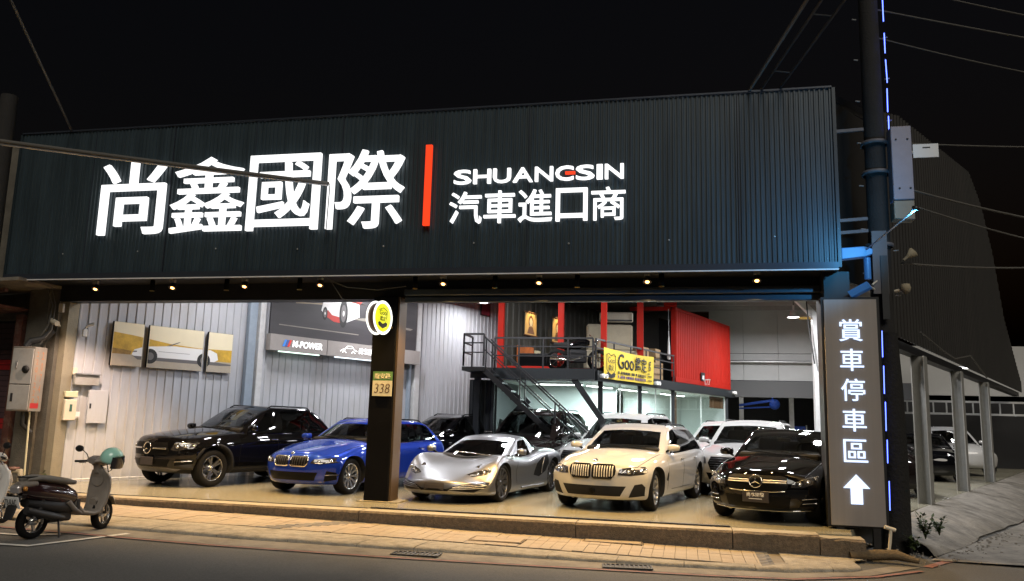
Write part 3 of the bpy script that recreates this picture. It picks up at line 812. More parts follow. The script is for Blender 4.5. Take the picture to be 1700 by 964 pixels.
def make_car(name, p, pose, pm, label, cat='car', group='cars on the showroom floor'):
    """p: shape dictionary; pose (x, y, heading degrees); heading 0 faces the street (-Y)"""
    wb = p['wb']; xF = wb / 2 + p['of']; xR = -(wb / 2 + p['orr']); W = p['W'] / 2
    root = empty(name, (pose[0], pose[1], pose[3] if len(pose) > 3 else 0.0), R(-90 + pose[2]))
    tag(root, label, cat, group)
    # ---- lower body
    ad = np.unique(np.concatenate([np.linspace(0, .10, 7), np.linspace(.10, .86, 46), np.linspace(.86, 1, 15)]))
    bd = np.unique(np.concatenate([np.linspace(-1, -.8, 4), np.linspace(-.8, .8, 15), np.linspace(.8, 1, 4)]))
    cd = np.array([0, .04, .10, .18, .28, .40, .52, .62, .70, .78, .86, .93, 1.0])
    keys, F = box_surface(ad, bd, cd)
    K = np.array(keys); a = ad[K[:, 0]]; b = bd[K[:, 1]]; c = cd[K[:, 2]]
    xn = xR + a * (xF - xR)
    zlo = lerp_curve(p['bot'], xn); zs = lerp_curve(p['sh'], xn); zc = lerp_curve(p['top'], xn)
    zhi = zs + (zc - zs) * (1 - np.abs(b) ** p.get('crown', 2.4))
    if 'hoodv' in p:     # sunken centre of the bonnet between high wings
        hv = lerp_curve(p['hoodv'], xn); zhi = zhi - hv * np.clip(1 - (np.abs(b) / .72) ** 3, 0, 1)
    z = zlo + c * (zhi - zlo)
    nf = lerp_curve(p['nose'], z); nr = lerp_curve(p['tail'], z)
    xf = xF - nf - p.get('kf', .36) * np.abs(b) ** p.get('pf', 2.6)
    xr = xR + nr + p.get('kr', .25) * np.abs(b) ** 3
    # keep the sweep to the ends only
    w0_, we_ = p.get('wf', (.60, 1.6)); wf = np.clip((a - w0_) / (1 - w0_), 0, 1) ** we_; wr = np.clip((.45 - a) / .45, 0, 1) ** 1.5
    x = xn + (xf - xF) * wf + (xr - xR) * wr
    y = b * W * lerp_curve(p['plan'], xn) * lerp_curve(p.get('sec', SEC), c)
    if 'hood_line' in p:   # raised creases along the bonnet
        hl = p['hood_line']; wgt = np.clip((xn - hl[0]) / .3, 0, 1) * (c > .99)
        z = z + hl[2] * np.exp(-((np.abs(b) - hl[1] - .10 * (xF - xn)) / .10) ** 2) * wgt
    co = np.stack([x, y, z], 1)
    # tags by cell: 0 body 1 bonnet 2 front door L 3 front door R 4 rear door L 5 rear door R 6 lower cladding
    dx0, dx1, dx2 = p['doors']
    me = bpy.data.meshes.new('body')
    me.from_pydata(co.tolist(), [], [f[0] for f in F])
    mi = []
    hb = p.get('bonnet', .80)
    for f, side, (i, j, k) in F:
        xc = xR + (ad[i] + ad[min(i + 1, len(ad) - 1)]) / 2 * (xF - xR); cc = (cd[k] + cd[min(k + 1, len(cd) - 1)]) / 2; bb = abs(bd[j] + bd[min(j + 1, len(bd) - 1)]) / 2
        t = 0
        if side == 'top' and xc > p['cowl'] and bb < hb and xc < xF - .10: t = 1
        elif side in ('left', 'right'):
            if p.get('clad') and cc < p['clad'] : t = 6
            elif cc > .10 and dx1 < xc < dx0: t = 2 if side == 'left' else 3
            elif cc > .10 and dx2 < xc <= dx1: t = 4 if side == 'left' else 5
        elif side == 'bottom': t = 7
        elif side in ('front', 'rear') and p.get('clad') and cc < p['clad'] * .7: t = 6
        mi.append(t)
    me.polygons.foreach_set('material_index', mi)
    bm = bmesh.new(); bm.from_mesh(me)
    bmesh.ops.recalc_face_normals(bm, faces=bm.faces)
    for _ in range(p.get('smooth', 2)):
        bmesh.ops.smooth_vert(bm, verts=bm.verts, factor=.5, use_axis_x=True, use_axis_y=True, use_axis_z=True)
    bm.to_mesh(me); bm.free()
    for _ in range(9): me.materials.append(C_WELL)
    tmp = bpy.data.objects.new('tmp', me); COL.objects.link(tmp)
    sd = tmp.modifiers.new('s', 'SUBSURF'); sd.levels = sd.render_levels = 1
    rw = p['rw']; ra = p.get('ra', rw + .045)
    cut = MB()
    for wx in (wb / 2, -wb / 2):
        for sgn in (-1, 1):
            rr = ra + (.02 if p.get('super') and wx < 0 else 0)
            cut.lathe([(0, sgn * (W - .33)), (rr, sgn * (W - .33)), (rr, sgn * (W + .3)), (0, sgn * (W + .3))], 48, 'y', (wx, 0, rw + .005), smooth=False)
    cm = cut.mesh('cut')
    for _ in range(9): cm.materials.append(C_WELL)
    cm.polygons.foreach_set('material_index', [8] * len(cm.polygons))
    bmx = bmesh.new(); bmx.from_mesh(cm); bmesh.ops.remove_doubles(bmx, verts=bmx.verts, dist=1e-5); bmesh.ops.recalc_face_normals(bmx, faces=bmx.faces); bmx.to_mesh(cm); bmx.free()
    co_ = bpy.data.objects.new('cut', cm); COL.objects.link(co_)
    bo = tmp.modifiers.new('b', 'BOOLEAN'); bo.operation = 'DIFFERENCE'; bo.object = co_; bo.solver = 'EXACT'; bo.material_mode = 'INDEX'
    em = eval_mesh(tmp)
    bpy.data.objects.remove(tmp); bpy.data.objects.remove(co_)
    bvh = BVHTree.FromPolygons([v.co.copy() for v in em.vertices], [tuple(f.vertices) for f in em.polygons])
    names = [('body', pm), ('bonnet', pm), ('front_door', pm), ('front_door', pm), ('rear_door', pm), ('rear_door', pm), ('cladding', C_CLAD), ('underside', C_WELL), ('wheel_arch', C_WELL)]
    parts = split_by_material(em, names, root)
    # ---- greenhouse
    g = p['cab']; cols = g['cols']            # (xb, xt, width belt, width top, tag of the cell behind)
    Ag = list(range(len(cols))); Bg = [-1, -.91, -.5, 0, .5, .91, 1]; Cg = g.get('rows', [0, .07, .40, .70, .90, 1.0])
    keys, F = box_surface(Ag, Bg, Cg, skip_bottom=True)
    co = []
    nA = len(Ag)
    for (i, j, k) in keys:
        xb, xt, w0, w1 = cols[i][:4]; b = Bg[j]; c = Cg[k]
        zb = g['zb'][0] + (g['zb'][1] - g['zb'][0]) * i / (nA - 1)
        zt = g['zt'][i] - g.get('drop', .05) * b * b
        sw = 0.0
        if i == 0: sw = (g['swf'][0] + (g['swf'][1] - g['swf'][0]) * c) * abs(b) ** 2
        if i == nA - 1: sw = -(g['swr'][0] + (g['swr'][1] - g['swr'][0]) * c) * abs(b) ** 2
        bul = g.get('bulge', .03) * 4 * c * (1 - c)
        x = xb + (xt - xb) * c - sw + (bul if i == 0 else (-bul if i == nA - 1 else 0))
        y = b * W * (w0 + (w1 - w0) * c ** 1.35)
        z = zb + (zt - zb) * c
        co.append((x, y, z))
    tags = ['roof', 'windscreen', 'rear_window', 'pillar']
    specs = [('roof', g.get('roofmat') or pm), ('windscreen', g.get('wsmat', C_GLASS)), ('rear_window', C_GLASSD), ('window_frame', g.get('framemat', C_PIANO)), ('pillar', pm)] + [('pillar', pm)] * 3 + [('window_frame', g.get('framemat', C_PIANO))]
    tagidx = {}
    mi = []
    for f, side, (i, j, k) in F:
        t = 0
        inner_c = 0 < k < len(Cg) - 2
        if side == 'rear':    # box i = 0 is the windscreen
            t = 1 if (0 < j < len(Bg) - 2 and k < len(Cg) - 2) else (0 if k == len(Cg) - 2 else (4 if j > 2 else 5))
        elif side == 'front':
            t = 2 if (0 < j < len(Bg) - 2 and inner_c) else (0 if k == len(Cg) - 2 else (6 if j > 2 else 7))
        elif side in ('left', 'right'):
            tg = cols[i][4]
            if k == len(Cg) - 2: t = 0
            elif tg == 'p': t = (4 if side == 'left' else 5) if i < 2 else (6 if side == 'left' else 7)
            elif tg == 'b' or k == 0: t = 3 if side == 'left' else 8
            elif k == len(Cg) - 2: t = 0
            else:
                key = (tg, side)
                if key not in tagidx:
                    tagidx[key] = len(specs); specs.append(('side_window', g.get('glass', C_GLASSD)))
                t = tagidx[key]
        mi.append(t)
    me = bpy.data.meshes.new('cabin'); me.from_pydata(co, [], [f[0] for f in F]); me.polygons.foreach_set('material_index', mi)
    for _ in specs: me.materials.append(C_TRIM)
    bm = bmesh.new(); bm.from_mesh(me); bmesh.ops.recalc_face_normals(bm, faces=bm.faces); bm.to_mesh(me); bm.free()
    tmp = bpy.data.objects.new('tmp', me); COL.objects.link(tmp)
    sd = tmp.modifiers.new('s', 'SUBSURF'); sd.levels = sd.render_levels = 3
    em2 = eval_mesh(tmp); bpy.data.objects.remove(tmp)
    split_by_material(em2, specs, root, R(60))
    bvc = BVHTree.FromPolygons([v.co.copy() for v in em2.vertices], [tuple(f.vertices) for f in em2.polygons])
    # ---- interior: tub, dashboard, seats, steering wheel
    if p.get('interior', True):
        x0 = cols[0][0]; xe = cols[-1][0]; zb0 = g['zb'][0]
        # floor of the cabin just above the body deck
        V = []; NX = 14; wd = [-.80, -.4, 0, .4, .80]
        for q in range(NX + 1):
            for bb in wd:
                xs_ = x0 - .16 - 1.15 * g['swf'][0] * bb * bb; xx = xs_ + (xe + .3 - xs_) * q / NX
                h = bvh.ray_cast(Vector((xx, bb * W, 3)), Vector((0, 0, -1)))
                V.append((xx, bb * W, (h[0].z if h[0] else .9) + .012))
        MB().add(V, [(q * 5 + e, q * 5 + e + 1, q * 5 + e + 6, q * 5 + e + 5) for q in range(NX) for e in range(4)]).build('cabin_tray', C_INT, root)
        zd = lerp_curve(p['top'], x0 - .5) + .0
        zd = float(zd); zr = g['zt'][1]
        mb = MB().obox((x0 - .55, 0, zd - .02), (.28, 0, -.02), (0, W * .74, 0), (.01, 0, .06)); None if p.get('super') else mb.build('dashboard', C_INT, root, bevel=.03)
        for sy in (-1, 1):
            sx = x0 - 1.35
            mb = MB().obox((sx, sy * .37, zd + .05), (.06, 0, .01), (0, .23, 0), (-.06, 0, .22))
            mb.obox((sx - .11, sy * .37, min(zd + .36, zr - .18)), (.045, 0, 0), (0, .12, 0), (-.01, 0, .085))
            mb.build('front_seat', p.get('seatmat', C_INT), root, bevel=.035)
            mb = MB().obox((sx - .95, sy * .34, zd + .03), (.06, 0, .01), (0, .28, 0), (-.05, 0, .17))
            mb.obox((sx - 1.02, sy * .34, min(zd + .26, zr - .2)), (.04, 0, 0), (0, .11, 0), (-.01, 0, .07))
            if not p.get('super'): mb.build('rear_seat', p.get('seatmat', C_INT), root, bevel=.03)
        cx, cz = x0 - .86, zd + .05
        pts = [(cx + .06 * math.sin(t) , .37 + .18 * math.cos(t), cz + .17 * math.sin(t)) for t in [2 * math.pi * q / 20 for q in range(21)]]
        if not p.get('super'): MB().tube(pts, .016, 6, caps=False).build('steering_wheel', C_INT, root)
        h = bvc.ray_cast(Vector((cols[0][1] + .6, 0, zr - .14)), Vector((-1, 0, 0)))
        if h[0]: MB().obox((h[0].x - .06, 0, zr - .15), (.012, 0, 0), (0, .11, 0), (0, 0, .032)).build('rear_view_mirror', C_INT, root, bevel=.01)
    # ---- wheels
    hub, ty, rim = wheel_master(rw, p.get('tw', .24), p['rim'], p.get('spokes', 5), p.get('style', 'double'), p.get('rimmat', C_RIM))
    track = W - p.get('inset', .185)
    for (wx, sgn) in ((wb / 2, 1), (wb / 2, -1), (-wb / 2, 1), (-wb / 2, -1)):
        w = link('wheel', hub, None, root, (wx, sgn * track, rw), (0, 0, (0 if sgn > 0 else math.pi) + (R(p.get('steer', 0)) if wx > 0 else 0)))
        link('tyre', ty, None, w); link('rim', rim, None, w)
    # ---- projected details
    def front_hit(y, z):
        for q in range(14):          # slide inwards where the corner turns away
            h = bvh.ray_cast(Vector((xF + 2, y, z)), Vector((-1, 0, 0)))
            if h[0] is not None and h[0].x > xF - p.get('corner', .52): return (h[0], h[1])
            y *= .97
        return (h[0], h[1]) if h[0] else (None, None)
    def side_hit(x, z, sg):
        h = bvh.ray_cast(Vector((x, sg * 3, z)), Vector((0, -sg, 0)))
        return h[0]
    def patch(nm, poly, m, off=.006, mirror=False, cell=.05, depth=.03, axis='front', parent=None, flip=1):
        """polygon in (y,z) pressed on the nose, or in (x,z) pressed on a side"""
        outs = []
        for s in ((1, -1) if mirror else (flip,)):
            bm = bmesh.new()
            vs = [bm.verts.new((0, u * (s if axis == 'front' else 1), v)) for u, v in poly]
            bm.faces.new(vs)
            ys = [u for u, v in poly]; zs_ = [v for u, v in poly]
            def cutgrid(lo, hi, no):
                n = int((hi - lo) / cell)
                for q in range(1, n + 1):
                    t = lo + (hi - lo) * q / (n + 1)
                    co_ = Vector((0, t, 0)) if no.y else Vector((0, 0, t))
                    bmesh.ops.bisect_plane(bm, geom=bm.verts[:] + bm.edges[:] + bm.faces[:], plane_co=co_, plane_no=no)
            yl = [v.co.y for v in bm.verts]
            cutgrid(min(yl), max(yl), Vector((0, 1, 0))); cutgrid(min(zs_), max(zs_), Vector((0, 0, 1)))
            for v in bm.verts:
                if axis == 'front':
                    h, nn = front_hit(v.co.y, v.co.z)
                    if h is None: h = Vector((xF - .5, v.co.y, v.co.z))
                    v.co = Vector((h.x + off, h.y, v.co.z))
                else:
                    h = side_hit(v.co.y, v.co.z, s)
                    yy = h.y if h else s * W
                    v.co = Vector((v.co.y, yy + s * off, v.co.z))
            be = [e for e in bm.edges if len(e.link_faces) == 1]
            r = bmesh.ops.extrude_edge_only(bm, edges=be)
            dv = Vector((-depth, 0, 0)) if axis == 'front' else Vector((0, -s * depth, 0))
            for v in r['geom']:
                if isinstance(v, bmesh.types.BMVert): v.co += dv
            bmesh.ops.recalc_face_normals(bm, faces=bm.faces)
            me = bpy.data.meshes.new(nm); bm.to_mesh(me); bm.free()
            # face outwards
            tot = sum(((f.normal.x if axis == 'front' else f.normal.y * s) * f.area) for f in me.polygons)
            if tot < 0: me.flip_normals()
            outs.append(link(nm, me, m, parent or root))
        return outs
    def line_front(pts, r, m, nm='trim_line', mirror=False, off=.004, parent=None):
        for s in ((1, -1) if mirror else (1,)):
            P = []
            for (u0, v0), (u1, v1) in zip(pts, pts[1:]):
                for q in range(6):
                    t = q / 6; u, v = u0 + (u1 - u0) * t, v0 + (v1 - v0) * t
                    h, _ = front_hit(s * u, v)
                    if h is not None: P.append((h.x + off, s * u, v))
            h, _ = front_hit(s * pts[-1][0], pts[-1][1])
            if h is not None: P.append((h.x + off, s * pts[-1][0], pts[-1][1]))
            if len(P) > 1: MB().tube(P, r, 6).build(nm, m, parent or root)
    def line_side(pts, r, m, nm='trim_line', off=.0, sides=(1, -1)):
        for s in sides:
            P = []
            for (u0, v0), (u1, v1) in zip(pts, pts[1:]):
                for q in range(8):
                    t = q / 8; u, v = u0 + (u1 - u0) * t, v0 + (v1 - v0) * t
                    h = side_hit(u, v, s)
                    if h: P.append((u, h.y + s * off, v))
            if len(P) > 1: MB().tube(P, r, 5).build(nm, m, root)
    # door shut lines and handles
    if not p.get('super'):
        for dx in (dx0, dx1, dx2):
            zt_ = float(lerp_curve(p['sh'], dx)) - .03
            line_side([(dx, .32), (dx, zt_)], .005, C_TRIM, 'shut_line', -.002)
        line_side([(dx2, .32), (dx0, .32)], .005, C_TRIM, 'shut_line', -.002)
        zh = float(lerp_curve(p['sh'], 0)) - p.get('hdrop', .13)
        for dx in (dx1 + .12, dx2 + .12):
            for s in (1, -1):
                h = side_hit(dx, zh, s)
                if h: MB().obox((dx + .0, h.y + s * .022, zh), (.095, 0, 0), (0, .012, 0), (0, 0, .013)).build('door_handle', p.get('handlemat', pm), root, bevel=.008)
        if p.get('chrome_belt'):
            pass
    # bonnet shut lines, wipers
    if not p.get('super'):
        for s in (1, -1):
            P = []
            for q in range(15):
                xx = p['cowl'] + .02 + (xF - .34 - p['cowl']) * q / 14
                h = bvh.ray_cast(Vector((xx, s * W * (hb + .035 - .10 * (q / 14) ** 2), 3)), Vector((0, 0, -1)))
                if h[0]: P.append((xx, h[0].y, h[0].z + .0005))
            if len(P) > 2: MB().tube(P, .005, 5).build('shut_line', C_TRIM, root)
        for (ya, yb) in ((.62, .05), (-.02, -.55)):
            P = []
            for q in range(7):
                yy = ya + (yb - ya) * q / 6
                h = bvc.ray_cast(Vector((xF, yy * W / .92, g['zb'][0] + .12 + .03 * q / 6)), Vector((-1, 0, 0)))
                if h[0]: P.append((h[0].x + .012, h[0].y, h[0].z))
            if len(P) > 2: MB().tube(P, .007, 5).build('wiper', C_TRIM, root)
    # door mirrors
    mx, mz = p['mirror']
    for s in (1, -1):
        y0 = W * .90
        q = .12 if not p.get('super') else .10
        bmx = bmesh.new(); bmesh.ops.create_uvsphere(bmx, u_segments=16, v_segments=10, radius=1)
        for v in bmx.verts:
            cx = v.co
            sx = .085 if cx.x > 0 else .03
            v.co = Vector((mx + cx.x * sx - abs(cx.y) * .02 , s * (y0 + .10 + math.copysign(abs(cx.y) ** .7, cx.y) * q), mz + .075 + (abs(cx.z) ** .75) * (1 if cx.z > 0 else -1) * .062))
        for f in bmx.faces: f.smooth = True
        m3 = bpy.data.meshes.new('door_mirror'); bmx.to_mesh(m3); bmx.free()
        mo = link('door_mirror', m3, pm, root)
        MB().obox((mx - .028, s * (y0 + .10), mz + .075), (.004, 0, 0), (0, q * .86, 0), (0, 0, .055)).build('mirror_glass', C_CHROME, mo)
        MB().bar((mx, s * (y0 - .03), mz), (mx + .01, s * (y0 + .07), mz + .05), .05, .03).build('mirror_arm', C_TRIM, mo)
    # roof rails
    if p.get('rails'):
        zi = g['zt']
        for s in (1, -1):
            P = []
            x_a, x_b = cols[1][1] - .10, cols[-2][1] + .05
            for q in range(13):
                xx = x_a + (x_b - x_a) * q / 12
                yy = s * W * (cols[2][3] - .09)
                h = bvc.ray_cast(Vector((xx, yy, 3)), Vector((0, 0, -1)))
                if h[0]: P.append((xx, yy, h[0].z + (.032 if 0 < q < 12 else .0)))
            if len(P) > 2: MB().tube(P, .014, 8).build('roof_rail', p.get('railmat', C_TRIM), root)
    if p.get('fin', True) and not p.get('super'):
        xx = cols[-2][1] + .12
        MB().prism([(0, 0), (.16, 0), (.02, .07)], -.012, .012, lambda u, v, d: (xx + u, d, g['zt'][-2] - .012 + v)).build('roof_fin', pm, root)
    api = dict(root=root, patch=patch, line_front=line_front, line_side=line_side, front_hit=front_hit, side_hit=side_hit, bvh=bvh, xF=xF, xR=xR, W=W, p=p)
    if p.get('arch'):
        for wx in (wb / 2, -wb / 2):
            for s in (1, -1):
                V = []; nn = 22
                for q in range(nn + 1):
                    t = R(-12) + (R(192) - R(-12)) * q / nn
                    for (rr, of) in ((ra - .004, -.03), (ra - .004, .012), (ra + .03, .014), (ra + .055, .006), (ra + .058, -.03)):
                        xx, zz = wx + rr * math.cos(t), rw + .005 + rr * math.sin(t)
                        hx, hz = wx + (ra + .075) * math.cos(t), rw + .005 + (ra + .075) * math.sin(t)
                        h = side_hit(hx, max(hz, .26), s)
                        yy = (h.y if h else s * W * .97)
                        V.append((xx, yy + s * of, max(zz, .20)))
                F2 = [(q * 5 + e, q * 5 + e + 1, q * 5 + e + 6, q * 5 + e + 5) for q in range(nn) for e in range(4)]
                MB().add(V, F2, True).build('arch_trim', C_CLAD, root)
    return api

SEC = [(0, .90), (.06, .945), (.16, .965), (.30, .968), (.46, .985), (.60, 1.0), (.70, .998), (.80, .985), (.90, .955), (1.0, .90)]

def disc_front(api, y, z, r, m, nm, off=.012, ring=None, parent=None, thick=.012):
    h, n = api['front_hit'](y, z)
    if h is None: return None
    o = MB().lathe([(0, thick), (r * .9, thick), (r, thick * .4), (r, -.02), (0, -.02)] if not ring else [(r - ring, -.01), (r - ring, thick * .6), (r - ring * .5, thick), (r, thick * .5), (r, -.01), (r - ring, -.01)], 24, 'x').build(nm, m, parent or api['root'], (h.x + off, y, z))
    n = n if n.x > 0 else -n
    o.rotation_euler = (0, -math.atan2(n.z, n.x) * .8, math.atan2(n.y, n.x))
    return o

def star_badge(api, y, z, r, off=.02):
    """round three-pointed emblem"""
    d = disc_front(api, y, z, r, C_CHROME, 'badge', off, ring=r * .16)
    for k in range(3):
        a = R(90 + 120 * k); t = Vector((0, -math.sin(a), math.cos(a))); c = Vector((0, math.cos(a), math.sin(a)))
        V = [c * r * .92 + Vector((.004, 0, 0)), t * r * .13 + Vector((.0, 0, 0)), -t * r * .13, Vector((.012, 0, 0))]
        MB().add(V, [(0, 1, 3), (0, 3, 2), (0, 2, 1), (1, 2, 3)]).build('badge_star', C_CHROME, d)
    return d

def lamp_unit(api, poly, lenses, mirror=True, m=None, bars=()):
    """headlight: dark glossy patch with chrome lenses and light guides"""
    for s in (1, -1):
        hl = api['patch']('headlight', poly, m or C_LAMP, off=.006, mirror=False, flip=s, cell=.06)[0]
        for (u, v, r) in lenses:
            disc_front(api, s * u, v, r, C_LENS, 'lens', .004, parent=hl)
        for pts in bars:
            api['line_front']([(s * u, v) for u, v in pts], .008, C_CHROME, 'light_guide', parent=hl, off=.008)

def plate(api, z, w=.38, h=.16, txt=None, y=0.0):
    hh, n = api['front_hit'](y, z)
    o = MB().obox((hh.x + .02, y, z), (.012, 0, 0), (0, w / 2, 0), (0, 0, h / 2)).build('number_plate', C_PLATE, api['root'], bevel=.006)
    if txt:
        t = put_text('plate_text', txt, (hh.x + .033, -w * .33 + y, z - h * .02), (0, 1, 0), w * .66, h * .36, M['white'], o, ext=.002, off=.012)
        MB().box(hh.x + .0325, hh.x + .034, y - w * .25, y + w * .25, z - h * .22, z - h * .16).build('plate_line', M['white'], o)

def wagon_cab(L0, rear, zb, zt, W0=.90, W1=.70, ws=.95, wt=.02, xb=None, quarter=True, **k):
    """generic estate / SUV greenhouse. ws: windscreen foot at centre, wt: windscreen top, L0: B pillar, rear: (foot, top)"""
    rf, rt = rear
    cb = [(ws, wt, .86, .68, 'p'), (ws - .42, wt - .14, W0, W1, 'g1'), (L0 + .05, L0 + .02, W0 + .01, W1 + .01, 'b'), (L0 - .05, L0 - .05, W0 + .01, W1 + .01, 'g2')]
    c2 = L0 - .95
    if quarter:
        cb += [(c2, c2 - .12, W0 + .005, W1, 'b'), (c2 - .07, c2 - .20, W0, W1, 'g3'), (rf + .26, rt + .16, W0 - .02, W1 - .02, 'p'), (rf, rt, .84, W1 - .05, 'p')]
    else:
        cb += [(c2, c2 - .10, W0 + .005, W1, 'p'), (c2 - .07, c2 - .20, W0, W1, 'p'), (rf + .26, rt + .16, W0 - .02, W1 - .02, 'p'), (rf, rt, .84, W1 - .05, 'p')]
    z1, z2, z3 = zt
    zs = [z1, z1 + .02, z2, z2, z2 - .005, z2 - .01, z3 + .02, z3]
    d = dict(cols=cb, zb=zb, zt=zs, swf=(.30, .10), swr=(.12, .06))
    d.update(k)
    return d
def kidney(y0, y1, z0, z1, r=.05):
    return [(y0, z0 + .02), (y0 + .03, z0), (y1 - r, z0), (y1 - .01, z0 + r), (y1, (z0 + z1) / 2 + .02), (y1 - .02, z1 - .02), (y1 - .06, z1), (y0 + .02, z1), (y0, z1 - .02)]

C_BAR = mat('grille_bar_satin', (.62, .60, .56), .35, metal=.35)
def saloon_base(**k):
    d = dict(of=.82, wb=2.85, orr=1.03, W=1.83, rw=.335, rim=.235, tw=.235,
             bot=[(-2.6, .30), (-2.0, .21), (1.9, .19), (2.4, .20)],
             sh=[(-2.6, .97), (-1.5, .985), (0, .955), (.9, .91), (1.6, .84), (2.05, .74), (2.4, .66)],
             top=[(-2.6, 1.0), (-1.5, 1.02), (0, 1.0), (.85, 1.0), (1.5, .92), (2.0, .83), (2.4, .73)],
             nose=[(.10, .22), (.20, .09), (.32, .015), (.46, 0), (.60, .01), (.70, .05), (.82, .16), (.95, .3)],
             tail=[(.10, .22), (.3, .06), (.5, .0), (.8, .06), (1.05, .14)],
             plan=[(-2.6, .90), (-2.2, .955), (-1.4, 1.0), (1.35, 1.0), (1.8, .975), (2.4, .92)],
             kf=.40, pf=2.6, cowl=.95, doors=(.86, -.16, -1.10), mirror=(.62, .96), hood_line=(.9, .52, .018), steer=0)
    d.update(k); return d

# --- black SUV with a star grille, far left
p = saloon_base(of=.86, wb=2.873, orr=.93, W=1.90, rw=.365, rim=.245, ra=.425, tw=.245, clad=.13, arch=True,
    bot=[(-2.6, .38), (-2.0, .27), (1.9, .25), (2.4, .30)],
    sh=[(-2.6, 1.08), (-1.5, 1.08), (0, 1.06), (.9, 1.03), (1.6, .99), (2.05, .92), (2.4, .85)],
    top=[(-2.6, 1.1), (-1.5, 1.1), (0, 1.1), (.85, 1.14), (1.5, 1.09), (2.0, 1.03), (2.4, .95)],
    nose=[(.15, .30), (.28, .13), (.40, .03), (.55, 0), (.75, .0), (.90, .03), (1.0, .10), (1.1, .2)],
    mirror=(.58, 1.08), spokes=5, style='twin', rimmat=mat('rim_two_tone', (.34, .34, .34), .25, metal=.9), rails=True, railmat=C_TRIM, doors=(.84, -.18, -1.12), hdrop=.14, handlemat=C_CHROME)
p['cab'] = wagon_cab(-.17, (-2.10, -1.62), (1.02, 1.06), (1.555, 1.635, 1.55), ws=1.0, wt=.12, swf=(.30, .10))
c1 = make_car('black_suv', p, (-9.55, 16.2, -18), P_BLACK, 'glossy black SUV with a round star badge, beside the ribbed left wall')
A = c1
A['patch']('grille', [(-.47, .62), (.47, .62), (.50, .70), (.44, .86), (-.44, .86), (-.50, .70)], C_TRIM, .006)
A['line_front']([(-.46, .745), (-.16, .745)], .016, C_RIM, 'grille_bar', off=.012); A['line_front']([(.16, .745), (.46, .745)], .018, C_CHROME, 'grille_bar', off=.012)
star_badge(A, 0, .745, .115, .022)
lamp_unit(A, [(.53, .72), (.62, .70), (.86, .76), (.90, .86), (.80, .885), (.58, .86)], [(.63, .785, .035), (.74, .80, .035), (.84, .815, .028)], bars=[[(.57, .835), (.86, .86)]])
A['patch']('bumper_intake', [(-.45, .40), (.45, .40), (.52, .54), (-.52, .54)], C_TRIM, .005)
A['patch']('side_intake', [(.58, .42), (.84, .46), (.86, .54), (.62, .56)], C_TRIM, .005, mirror=True)
A['line_front']([(.60, .50), (.84, .515)], .009, C_CHROME, 'intake_bar', True, .012)
A['patch']('skid_plate', [(-.55, .30), (.55, .30), (.66, .36), (.45, .385), (-.45, .385), (-.66, .36)], C_RIMD, .006)
plate(A, .50, .36, .15)
A['line_side']([(.70, 1.058), (-1.9, 1.082)], .010, C_CHROME, 'belt_line', .006)

# --- blue estate with twin grille
p = saloon_base(of=.80, wb=2.851, orr=1.06, W=1.83, rw=.335, rim=.24, mirror=(.60, .95), rails=True, spokes=10, style='twin', seatmat=mat('seat_beige', (.20, .18, .16), .7))
p['cab'] = wagon_cab(-.16, (-2.20, -1.72), (.90, .955), (1.36, 1.425, 1.36), ws=.98, wt=.08)
c2 = make_car('blue_estate', p, (-6.72, 16.05, -12), P_BLUE, 'bright blue estate car half hidden behind the black front pillar')
A = c2
for s in (1, -1):
    A['patch']('grille', [(s * y, z) for y, z in kidney(.025, .38, .525, .70)], C_TRIM, .008)
    A['line_front']([(s * y, z) for y, z in kidney(.025, .38, .525, .70) + [kidney(.025, .38, .525, .70)[0]]], .013, C_CHROME, 'grille_surround', off=.012)
    for q in range(6): A['line_front']([(s * (.07 + q * .05), .545), (s * (.07 + q * .05), .685)], .006, C_RIMD, 'grille_bar', off=.010)
lamp_unit(A, [(.42, .58), (.60, .565), (.82, .60), (.885, .665), (.80, .69), (.46, .655)], [(.56, .615, .032), (.72, .635, .034)], bars=[[(.50, .585), (.62, .582)], [(.66, .592), (.80, .62)]])
A['patch']('bumper_intake', [(-.48, .27), (.48, .27), (.55, .42), (-.55, .42)], C_TRIM, .005)
A['patch']('side_intake', [(.62, .25), (.80, .29), (.81, .42), (.68, .45)], C_TRIM, .005, mirror=True)
A['line_front']([(.66, .37), (.83, .38)], .012, C_RIMD, 'intake_bar', True, .012)
disc_front(A, 0, .755, .04, C_CHROME, 'badge', .004)
A['line_side']([(.55, .925), (-1.9, .965)], .006, C_CHROME, 'belt_line', .006)

